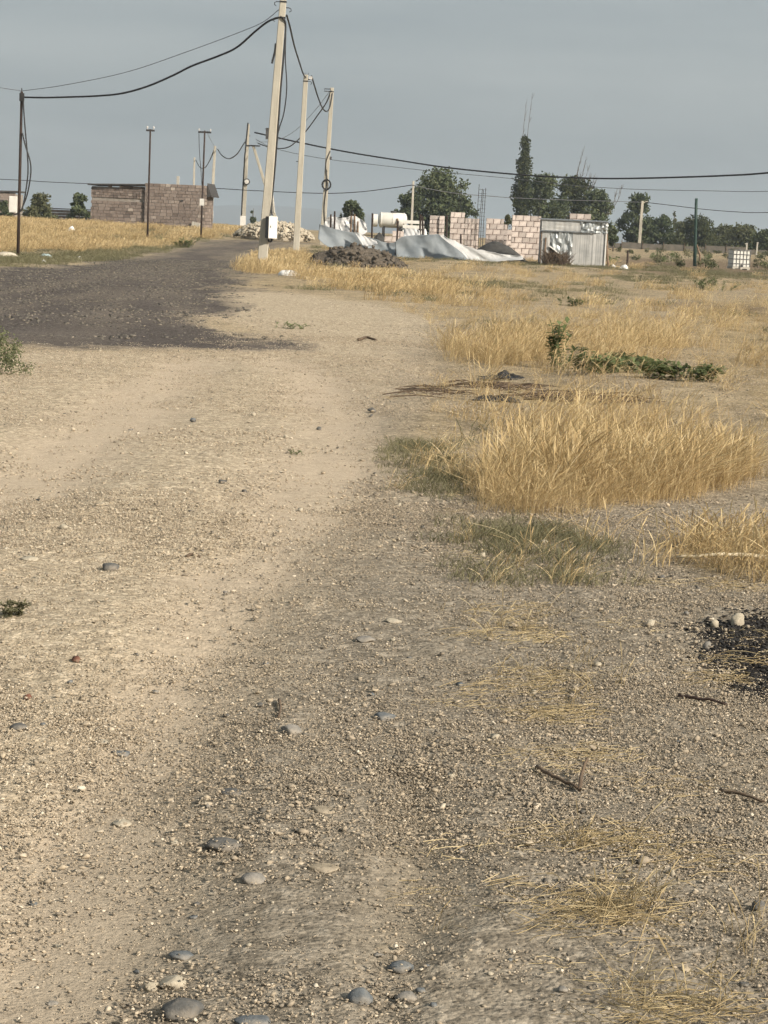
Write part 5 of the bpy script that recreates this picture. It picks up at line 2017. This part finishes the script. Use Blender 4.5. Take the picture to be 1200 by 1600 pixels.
m_.box((0.22, -0.04, 0.85), (0.06, 0.04, 0.95))
m_.build('handle_bar', M['wood'], shed)
m_ = MB()
m_.tube(smooth_path([(0.40, -0.06, 0.92), (0.7, -0.12, 0.72), (1.05, -0.12, 0.46), (1.4, -0.12, 0.22), (1.62, -0.10, 0.10)], 4), 0.035, 6)
m_.build('bent_edge', M['white_paint'], shed)
m_ = MB()
m_.box((wS * 0.4, -0.07, 1.64), (wS * 0.85, 0.04, 0.05))
m_.build('rail', M['tin_dark'], shed)
# timber prop at the right
b = gfoot(950, 422, 91)
m_ = MB()
m_.tube([(0, 0, 0), (-0.1, 0.05, 0.9), (-0.16, 0.1, 1.7)], [0.06, 0.05, 0.05], 7)
m_.tube([(-0.10, 0.05, 0.9), (0.1, 0.1, 0.85)], 0.025, 5)
tag(m_.build('timber_prop', M['wood'], None, False, b), 'timber prop leaning against the right side of the metal shed', 'prop')


def brush(u, v, D, wpx, hpx, n, label, mat='twig', seed=0, name='brush_pile', cat='brush'):
    b = gfoot(u, v, D)
    r_ = random.Random(seed)
    m0 = MB()
    hw, h = wpx / FPX * D / 2, hpx / FPX * D
    for i in range(n):
        x = r_.gauss(0, hw * 0.45)
        y = r_.uniform(-0.4, 0.4)
        hh = h * max(0.15, 1 - (x / hw) ** 2) * r_.uniform(0.5, 1.0)
        a = r_.uniform(-0.9, 0.9)
        m0.tube([(x, y, -0.02), (x + a * hh * 0.5, y + r_.uniform(-.2, .2), hh * 0.6), (x + a * hh * 1.1, y + r_.uniform(-.3, .3), hh)], [0.018, 0.012, 0.006], 4, False)
    o = m0.build(name, M[mat], None, False, b)
    tag(o, label, cat)
    return o


brush(868, 420, 89.8, 52, 26, 420, 'heap of dark dry brushwood against the torn shed corner', seed=3)

# ------------------------------------------------------------------ water container on the right
b = gfoot(1153, 428, 105)
ibc = empty('water_container', b, R(8))
tag(ibc, 'white caged plastic water container in the field at the right', 'container')
m_ = MB()
m_.box((0, 0, 0.58), (0.92, 0.95, 0.86), None, 0.98)
m_.build('bottle', M['tank'], ibc)
m_ = MB()
m_.box((0, 0, 0.09), (0.98, 1.0, 0.10))
for x in (-0.4, 0, 0.4):
    m_.box((x, 0, 0.02), (0.12, 0.98, 0.1))
m_.build('pallet', M['concrete_grey'], ibc)
for x in np.linspace(-0.47, 0.47, 6):
    m_ = MB()
    m_.tube([(x, -0.495, 0.12), (x, -0.495, 1.03)], 0.014, 5)
    m_.build('cage_bar', M['wire'], ibc)
for z in (0.3, 0.55, 0.8, 1.02):
    m_ = MB()
    q = 0.495
    m_.tube([(-q, -q - .012, z), (q, -q - .012, z), (q, q, z), (-q, q, z), (-q, -q - .012, z)], 0.014, 5)
    m_.build('cage_rail', M['wire'], ibc)
m_ = MB()
m_.lathe([(0.12, 0.0), (0.12, 0.05), (0.02, 0.06)], (0, 0, 1.0), 'Z', 14)
m_.build('lid', M['dark_paint'], ibc)
m_ = MB()
m_.tube([(0, -0.48, 0.22), (0, -0.6, 0.2), (0, -0.62, 0.12)], 0.04, 8)
m_.build('tap', M['dark_paint'], ibc)
for (u, v, D, ut, vt, lb) in ((1165, 424, 118, 1166, 379, 'thin pale post just behind the water container'), (1181, 408, 140, 1184, 378, 'thin pale post right of the water container')):
    p = gfoot(u, v, D)
    t = PD(ut, vt, D)
    r0 = empty('garden_post', p)
    tag(r0, lb, 'post')
    ax = Vector(t - p)
    m_ = MB()
    m_.box(ax * 0.46, (0.10, 0.10, ax.length * 1.05))
    m_.build('shaft', M['concrete_grey'], r0)
    m_ = MB()
    m_.box(ax * 0.95, (0.14, 0.14, 0.05))
    m_.build('cap', M['concrete_grey'], r0)

# low dark net fence along the back of the right field
fa, fb = gfoot(938, 393, 168), gfoot(1330, 408, 168)
fn = empty('net_fence', fa)
tag(fn, 'low dark net fence along the back of the field on the right', 'fence')
nP = 12
for i in range(nP + 1):
    p = fa + (fb - fa) * i / nP
    z = float(gz(p[0], p[1])[0]) - fa[2]
    m_ = MB()
    m_.tube([(p[0] - fa[0], p[1] - fa[1], z - 0.1), (p[0] - fa[0], p[1] - fa[1], z + 0.75)], 0.035, 5)
    m_.build('post', M['twig'], fn)
    if i < nP:
        p2 = fa + (fb - fa) * (i + 1) / nP
        z2 = float(gz(p2[0], p2[1])[0]) - fa[2]
        m_ = MB()
        hw_ = 0.42 + 0.2 * random.random()
        m_.add([(p[0] - fa[0] + .02, p[1] - fa[1] + .05, z - 0.05), (p2[0] - fa[0] - .02, p2[1] - fa[1] + .05, z2 - 0.05), (p2[0] - fa[0] - .02, p2[1] - fa[1] + .05, z2 + hw_), (p[0] - fa[0] + .02, p[1] - fa[1] + .05, z + hw_),
                (p[0] - fa[0] + .02, p[1] - fa[1] + .09, z - 0.05), (p2[0] - fa[0] - .02, p2[1] - fa[1] + .09, z2 - 0.05), (p2[0] - fa[0] - .02, p2[1] - fa[1] + .09, z2 + hw_), (p[0] - fa[0] + .02, p[1] - fa[1] + .09, z + hw_)],
               [(0, 1, 2, 3), (7, 6, 5, 4), (0, 4, 5, 1), (3, 2, 6, 7), (1, 5, 6, 2), (0, 3, 7, 4)])
        m_.build('net_panel', M['net'], fn)


# ------------------------------------------------------------------ trees and shrubs
def leaf_mesh(name, centers, radii, n, size, mat, seed, squash=1.0, wind=0.0):
    r_ = np.random.default_rng(seed)
    C = np.array(centers)
    Rr = np.array(radii)
    pk = r_.choice(len(C), n, p=Rr ** 2 / np.sum(Rr ** 2))
    d = r_.normal(size=(n, 3))
    d /= np.linalg.norm(d, axis=1)[:, None]
    rad = r_.random(n) ** 0.5 * r_.uniform(0.85, 1.35, n)
    d[:, 2] *= squash
    P_ = C[pk] + d * (Rr[pk] * rad)[:, None]
    a = r_.normal(size=(n, 3))
    a /= np.linalg.norm(a, axis=1)[:, None]
    b_ = np.cross(a, r_.normal(size=(n, 3)))
    b_ /= np.linalg.norm(b_, axis=1)[:, None]
    sz = size * r_.uniform(0.6, 1.4, n)
    a, b_ = a * sz[:, None], b_ * (sz * 0.55)[:, None]
    V_ = np.stack([P_ - a, P_ + b_, P_ + a, P_ - b_], 1).reshape(-1, 3)
    F_ = np.arange(4 * n).reshape(n, 4)
    ct = r_.uniform(0.2, 0.8, len(C))
    t = np.repeat(np.clip(ct[pk] + r_.normal(0, 0.2, n), 0, 1), 4)
    return np_mesh(name, V_, F_, M[mat], False, {'tint': t})


def tree(u, v, D, wpx, vt, label, mat='leaf', seed=0, n=2600, size=0.16, clumps=26, trunk=0.25, shape='round', name='tree', bare=0, cat='tree', group='trees beyond the building site', fork=5):
    b = gfoot(u, v, D)
    h = PD(u, vt, D)[2] - b[2]
    hw = wpx / FPX * D / 2 * 1.12
    clumps = int(clumps * 1.7)
    n = int(n * 1.5)
    root = empty(name, b)
    tag(root, label, cat, group)
    r_ = np.random.default_rng(seed)
    C, Rr = [], []
    for i in range(clumps):
        t = r_.random()
        if shape == 'round':
            zz = trunk + (1 - trunk) * t
            prof_ = math.sin(math.pi * min(1, 0.12 + 0.86 * t)) ** 0.6
            rc = hw * 0.34 * r_.uniform(0.4, 1.2)
            prof_ *= r_.uniform(0.75, 1.22)
        elif shape == 'column':
            zz = 0.02 + 0.93 * t
            prof_ = min(1.0, (1 - t) * 1.5 + 0.22)
            rc = hw * 0.50 * r_.uniform(0.6, 1.2) * (0.40 + 0.60 * prof_)
        else:
            zz = 0.05 + 0.9 * t
            prof_ = (1 - 0.65 * t ** 1.6)
            rc = hw * 0.30 * r_.uniform(0.4, 1.25)
            prof_ *= r_.uniform(0.75, 1.2)
        a = r_.uniform(0, 6.28)
        q = (hw - rc * 0.7) * prof_ * r_.random() ** 0.5
        zc = h * zz
        C.append((q * math.cos(a), q * math.sin(a) * 0.9, min(zc, h - rc * 0.7)))
        Rr.append(rc)
    m0 = MB()
    tr_ = max(0.05, h * 0.022)
    top = Vector((hw * 0.05, 0, h * (0.9 if shape == 'column' else 0.72)))
    m0.tube([(0, 0, -0.15), (tr_ * .4, 0, h * 0.2), (-tr_ * .6, 0, h * 0.5), tuple(top)], [tr_ * 1.35, tr_, tr_ * 0.7, tr_ * 0.25], 8)
    m0.build('trunk', M['bark'], root, True)
    m0 = MB()
    for i in range(0, len(C), max(1, len(C) // (fork * 3))):
        c = Vector(C[i])
        s0 = Vector((0, 0, min(c.z * 0.75, h * 0.5) * r_.uniform(0.55, 0.95)))
        m0.tube([s0, s0.lerp(c, 0.55) + Vector((0, 0, 0.05 * h)), c], [tr_ * 0.5, tr_ * 0.3, tr_ * 0.1], 5)
    m0.build('limbs', M['bark'], root, True)
    o_ = link_mesh('crown', leaf_mesh('crown', C, Rr, n, size, mat, seed, 0.85), root)
    if bare:
        for i in range(bare):
            m0 = MB()
            x = r_.uniform(-0.6, 0.9) * hw
            z0 = h * r_.uniform(0.5, 0.8)
            L_ = h * r_.uniform(0.35, 0.72)
            lean = r_.uniform(0.02, 0.22)
            p0, p1, p2 = Vector((x * .5, 0, z0)), Vector((x + lean * L_ * .4, 0, z0 + L_ * .55)), Vector((x + lean * L_, 0.05, z0 + L_))
            m0.tube(smooth_path([p0, p1, p2], 4), [0.034, 0.032, 0.03, 0.027, 0.024, 0.021, 0.018, 0.014, 0.009], 5)
            for k_ in range(7):
                t = r_.uniform(0.25, 0.95)
                q0 = p0.lerp(p1, t * 2) if t < 0.5 else p1.lerp(p2, t * 2 - 1)
                m0.tube([q0, q0 + Vector((r_.uniform(-.12, .3), r_.uniform(-.2, .2), r_.uniform(.3, .7)))], [0.02, 0.008], 4)
            m0.build('bare_branch', M['twig'], root)
    return root


tree(682, 378, 185, 98, 264, 'big round dark tree behind the stepped pink wall', 'leaf', 1, 6500, 0.17, 40, 0.1)
tree(640, 378, 183, 50, 304, 'smaller low tree at the left of the big round tree', 'leaf', 2, 2200, 0.16, 16, 0.05)
tree(722, 380, 180, 44, 306, 'low leafy tree right of the big round tree', 'leaf', 3, 1800, 0.15, 14, 0.1)
tree(812, 382, 215, 31, 205, 'tall narrow poplar with bare tips', 'leaf_olive', 4, 5200, 0.15, 110, 0.05, 'column', 'poplar_tree', 2)
tree(848, 380, 200, 74, 274, 'dark bushy tree right of the tall poplar', 'leaf', 5, 3800, 0.17, 28, 0.1)
tree(893, 380, 205, 66, 276, 'olive tree with bare branches above the shed', 'leaf_olive', 6, 3200, 0.17, 26, 0.1, bare=8)
tree(935, 388, 200, 58, 298, 'dark tree behind the right end of the shed', 'leaf', 7, 3000, 0.17, 24, 0.1, bare=3)
tree(957, 400, 140, 22, 358, 'small dark sapling beside the right end of the shed', 'leaf', 8, 800, 0.10, 9, 0.3)
tree(992, 392, 205, 56, 300, 'tall upright bush behind the pale concrete post', 'leaf', 9, 3200, 0.17, 26, 0.05, 'bush')
tree(1030, 394, 210, 62, 336, 'dark bush right of the pale concrete post', 'leaf', 10, 2000, 0.16, 18, 0.05, 'bush')
tree(1086, 396, 200, 84, 338, 'broad grey-green bush behind the green post', 'leaf_grey', 11, 2800, 0.16, 26, 0.05, 'bush')
tree(1158, 398, 205, 86, 353, 'wide low bush near the right edge', 'leaf_grey', 12, 2600, 0.16, 26, 0.05, 'bush')
tree(1050, 394, 240, 10, 325, 'faint thin dead-topped tree between the bushes', 'leaf_grey', 13, 260, 0.14, 8, 0.2, 'column')
tree(790, 392, 125, 20, 332, 'grey-green bush between the pink walls', 'leaf_grey', 14, 900, 0.10, 12, 0.05, 'bush', group=None)
tree(549, 366, 150, 36, 314, 'small spiky tree behind the crumpled plastic', 'leaf', 15, 1300, 0.13, 14, 0.25, group=None)
tree(62, 345, 150, 48, 303, 'grey-green bush between the left steel pole and the dark bush', 'leaf_grey', 16, 1900, 0.13, 20, 0.05, 'bush', 'bush', cat='bush', group='bushes left of the house')
tree(124, 347, 150, 36, 302, 'dark bush touching the left end of the stone house', 'leaf', 17, 1900, 0.13, 18, 0.05, 'bush', 'bush', cat='bush', group='bushes left of the house')
tree(4, 345, 150, 26, 312, 'dark bush at the very left edge', 'leaf', 18, 1200, 0.13, 14, 0.05, 'bush', 'bush', cat='bush', group='bushes left of the house')
tree(395, 356, 230, 11, 322, 'lone faint cypress-like bush behind the rubble', 'leaf', 19, 500, 0.14, 9, 0.05, 'column', 'bush', cat='bush', group=None)

tree(1128, 398, 215, 60, 352, 'grey-green bush between the green post and the water container', 'leaf_grey', 21, 2000, 0.16, 20, 0.05, 'bush')
tree(1196, 400, 190, 50, 360, 'bush cut by the right edge', 'leaf', 22, 1800, 0.15, 18, 0.05, 'bush')
tree(1062, 396, 225, 50, 347, 'dull bush filling the gap left of the green post', 'leaf_grey', 23, 1600, 0.16, 18, 0.05, 'bush')

# low plants in rows over the far right field
k = 0
for i in range(46):
    u, v = random.uniform(945, 1210), random.uniform(404, 424)
    D = 95 + (424 - v) * 2.6
    p = gfoot(u, v, D)
    if 1128 < u < 1175 and D < 118:
        continue
    hh = random.uniform(0.25, 0.6)
    root = empty('field_plant', p)
    tag(root, 'low dark plant in the rows of the field right of the shed', 'plant', 'low plants of the right field')
    C = [(random.uniform(-.25, .25), random.uniform(-.2, .2), hh * random.uniform(.25, .8)) for _ in range(6)]
    link_mesh('foliage', leaf_mesh('foliage', C, [hh * 0.4] * 6, 160, 0.05, random.choice(('leaf_grey', 'green', 'weed')), 800 + i), root)
    m_ = MB()
    m_.tube([(0, 0, -0.03), (0.02, 0, hh * 0.6)], [0.02, 0.008], 5)
    m_.build('stem', M['twig'], root)

# ------------------------------------------------------------------ weeds, debris close by
def weed(u, v, hpx, wpx, label, seed, stems=7, leaf=0.035, mat='green', name='weed_plant', lean=0.1, nl=40):
    b = ghit(u, v)
    D = b[1]
    h, hw = hpx / FPX * D, wpx / FPX * D / 2
    root = empty(name, b)
    tag(root, label, 'plant')
    r_ = np.random.default_rng(seed)
    VV, FF, TT = [], [], []
    for i in range(stems):
        a = r_.uniform(0, 6.28)
        tip = np.array([math.cos(a) * hw * r_.uniform(.3, 1) + lean * h, math.sin(a) * hw * r_.uniform(.3, 1), h * r_.uniform(0.55, 1.0)])
        m0 = MB()
        o3 = np.array([r_.normal(0, 0.4 * hw), r_.normal(0, 0.3 * hw), 0.0]) * (1.0 if h < hw * 1.6 else 0.4)
        tip = tip * np.array([0.7, 0.7, 1]) + o3
        pts = [tuple(o3 - np.array([0, 0, 0.01])), tuple(o3 * 0.6 + tip * np.array([.4, .4, .6])), tuple(tip)]
        m0.tube(smooth_path(pts, 4), 0.0045 if h > 0.2 else 0.002, 5)
        m0.build('stem', M['green' if mat == 'green' else 'weed'], root)
        path = np.array(smooth_path(pts, 12))
        for k_ in range(nl):
            p = path[r_.integers(3, len(path))]
            d = r_.normal(size=3)
            d[2] = abs(d[2]) * 0.4
            d /= np.linalg.norm(d)
            sd = np.cross(d, (0, 0, 1.0))
            sd /= np.linalg.norm(sd) + 1e-6
            l = leaf * r_.uniform(0.6, 1.5)
            b0 = len(VV)
            VV += [p, p + d * l * .5 + sd * l * .28, p + d * l + np.array([0, 0, -0.2 * l]), p + d * l * .5 - sd * l * .28]
            FF.append((b0, b0 + 1, b0 + 2, b0 + 3))
            TT += [float(np.clip(r_.normal(.5, .25), 0, 1))] * 4
    link_mesh('foliage', np_mesh('foliage', np.array(VV), np.array(FF), M[mat], False, {'tint': np.array(TT)}), root)
    return root


weed(868, 575, 78, 66, 'tall leafy green weed in the middle of the dry grass', 1, 10, 0.075, nl=26)
weed(905, 582, 40, 70, 'lower green weed right of the tall leafy weed', 2, 12, 0.07, nl=24)
for i, (u, v, wpx, lb) in enumerate(((985, 590, 70, 'leftmost patch of the creeping green weeds on the right'), (1035, 602, 70, 'middle patch of the creeping green weeds on the right'),
                                     (1090, 606, 60, 'rightmost patch of the creeping green weeds'), (960, 572, 50, 'back patch of the creeping green weeds behind the leftmost'), (1010, 580, 60, 'far middle patch of the creeping green weeds'), (935, 590, 50, 'creeping green patch next to the lower green weed'))):
    weed(u, v, 26, wpx, lb, 30 + i, 24, 0.06, nl=20, lean=0.6)
b = ghit(-6, 586)
lb_ = empty('bush', b)
tag(lb_, 'soft grey-green bush cut by the left edge beside the track', 'bush')
r0 = np.random.default_rng(5)
C = [(r0.normal(0, 0.16), r0.normal(0, 0.14), 0.06 + 0.30 * r0.random()) for _ in range(34)]
C = [(x, y, z * max(0.3, 1 - (x / 0.36) ** 2)) for x, y, z in C]
link_mesh('foliage', leaf_mesh('foliage', C, [0.085] * len(C), 5200, 0.011, 'weed_green', 905), lb_)
for i in range(10):
    m_ = MB()
    c0 = C[i * 3]
    m_.tube([(c0[0] * 0.2, c0[1] * 0.2, -0.02), (c0[0] * 0.7, c0[1] * 0.7, c0[2] * 0.6), c0], [0.006, 0.004, 0.002], 5)
    m_.build('stem', M['weed'], lb_)
weed(12, 968, 26, 70, 'low grey-green weed at the left edge of the foreground', 6, 12, 0.018, 'weed', nl=22)
weed(1110, 452, 20, 70, 'dark green weed patch in the far right field', 7, 14, 0.09, nl=40)
weed(895, 484, 12, 40, 'small green weed patch before the shed', 8, 8, 0.07, nl=30)
weed(240, 378, 9, 34, 'green weed clump by the foot of the middle steel pole', 9, 10, 0.09, nl=40)
weed(288, 387, 14, 44, 'green weed clump on the bank where the dark road bends', 10, 12, 0.1, nl=45)
weed(465, 705, 8, 36, 'tiny dark green weed in the middle of the track', 11, 6, 0.014, nl=16)
weed(735, 690, 42, 70, 'thin branching grey weed at the left of the big grass clump', 12, 9, 0.016, 'weed', nl=10)
weed(455, 513, 10, 60, 'low green weed strip where the track meets the dark road', 13, 12, 0.03, nl=26)


def scrap(u, v, wpx, hpx, label, seed, mat='black_plastic', name='plastic_scrap', cat='scrap'):
    p = ghit(u, v)
    D = p[1]
    hw, h = wpx / FPX * D / 2, hpx / FPX * D
    n = 26
    Vv = []
    for j in range(n):
        for i in range(n):
            x, y = i / (n - 1) * 2 - 1, j / (n - 1) * 2 - 1
            e = max(0, 1 - (x * x + y * y) * 0.8)
            z = h * (0.15 + 1.3 * abs(float(fbm(x * 2.2 + seed, y * 2.2, seed, 3)) - 0.42) * 2 * e)
            w_ = 1 + 0.35 * (float(vnoise(x * 3 + seed, y * 3, seed + 1)) - 0.5)
            Vv.append((x * hw * w_, y * hw * 0.7 * w_, z))
    Ff = [(j * n + i, j * n + i + 1, (j + 1) * n + i + 1, (j + 1) * n + i) for j in range(n - 1) for i in range(n - 1)]
    o = link_mesh(name, np_mesh(name, np.array(Vv), np.array(Ff), M[mat], False), None, p)
    md = o.modifiers.new('thickness', 'SOLIDIFY')
    md.thickness = 0.006
    tag(o, label, cat)
    return o


scrap(785, 584, 62, 15, 'crumpled black plastic lying in the dry grass by the green weed', 3)
scrap(775, 626, 66, 11, 'second black plastic scrap nearer the track edge', 5)
def cut_brush(u, v, wpx, dpx, n, label, seed):
    b = ghit(u, v)
    D = b[1]
    hw, hd = wpx / FPX * D / 2, 0.45
    r_ = random.Random(seed)
    m0 = MB()
    for i in range(n):
        x, y = r_.gauss(0, hw * 0.5), r_.gauss(0, hd * 0.5)
        a, l = r_.gauss(0, 0.6), r_.uniform(0.12, 0.5)
        z = r_.uniform(0.0, 0.03)
        m0.tube([(x - l / 2 * math.cos(a), y - l / 2 * math.sin(a), z * 0.3), (x, y, z + 0.012), (x + l / 2 * math.cos(a), y + l / 2 * math.sin(a), z * r_.uniform(0, 1.6))], [0.006, 0.005, 0.002], 4, False)
    tag(m0.build('cut_brush', M['twig'], None, False, b), label, 'brush')


cut_brush(790, 606, 150, 20, 110, 'flattened dark cut brush between the two black plastic scraps', 3)
cut_brush(900, 626, 190, 20, 130, 'flattened dark cut brush behind the big grass clump', 4)
cut_brush(680, 612, 90, 10, 30, 'thin scatter of dark twigs at the track edge by the plastic scraps', 5)


def stick(px, r, label, mat, name='stick', seed=0):
    pts = [ghit(u, v) + np.array([0, 0, dz]) for u, v, dz in px]
    o0 = pts[0].copy()
    m0 = MB()
    path = smooth_path([p - o0 for p in pts], 5)
    r_ = random.Random(seed)
    path = [np.array(p) + np.array([0, r_.uniform(-.004, .004), r_.uniform(-.003, .003)]) for p in path]
    m0.tube(path, [r * (1 - 0.4 * i / len(path)) for i in range(len(path))], 7)
    o = m0.build(name, M[mat], None, True, o0)
    tag(o, label, 'stick')
    return o


stick([(1200, 889, .05), (1160, 888, .055), (1110, 886, .05), (1058, 882, .03)], 0.011, 'long pale bare stick lying across the grass at the right edge', 'wood_pale')
stick([(1060, 1096, .012), (1090, 1102, .015), (1135, 1110, .012)], 0.006, 'thin red-brown twig beside the charred patch', 'rust', seed=2)
stick([(838, 1206, .012), (870, 1224, .015), (905, 1240, .012)], 0.006, 'dark forked twig below the straw, long arm', 'twig', seed=3)
stick([(905, 1240, .012), (908, 1226, .03), (916, 1214, .045)], 0.006, 'dark forked twig below the straw, short upright arm', 'twig', seed=4)
stick([(436, 1095, .008), (438, 1108, .01), (435, 1120, .006)], 0.005, 'short dark twig in the middle of the track', 'twig', seed=5)
stick([(1125, 1240, .01), (1160, 1250, .014), (1195, 1262, .01)], 0.005, 'thin dark twig at the right edge of the foreground', 'twig', seed=6)
stick([(292, 866, .006), (300, 864, .01), (313, 865, .006)], 0.008, 'little black twig on the pale track', 'twig', seed=7)
stick([(560, 533, .02), (572, 531, .04), (588, 533, .02)], 0.022, 'dark piece of wood on the track by the grass', 'twig', seed=8)

# ------------------------------------------------------------------ air
m_ = MB()
m_.box((0, 2900, 33), (12400, 7200, 72))
hz = m_.build('haze', bpy.data.materials.new('haze'))
hm = hz.data.materials[0]
hm.use_nodes = True
hm.node_tree.nodes.clear()
ho = hm.node_tree.nodes.new('ShaderNodeOutputMaterial')
pv = hm.node_tree.nodes.new('ShaderNodeVolumePrincipled')
pv.inputs['Color'].default_value = (0.70, 0.80, 0.88, 1)
pv.inputs['Density'].default_value = 0.0004
pv.inputs['Anisotropy'].default_value = 0.2
hm.node_tree.links.new(pv.outputs[0], ho.inputs['Volume'])
tag(hz, 'thin grey haze hanging over the whole plain', 'haze', kind='stuff')
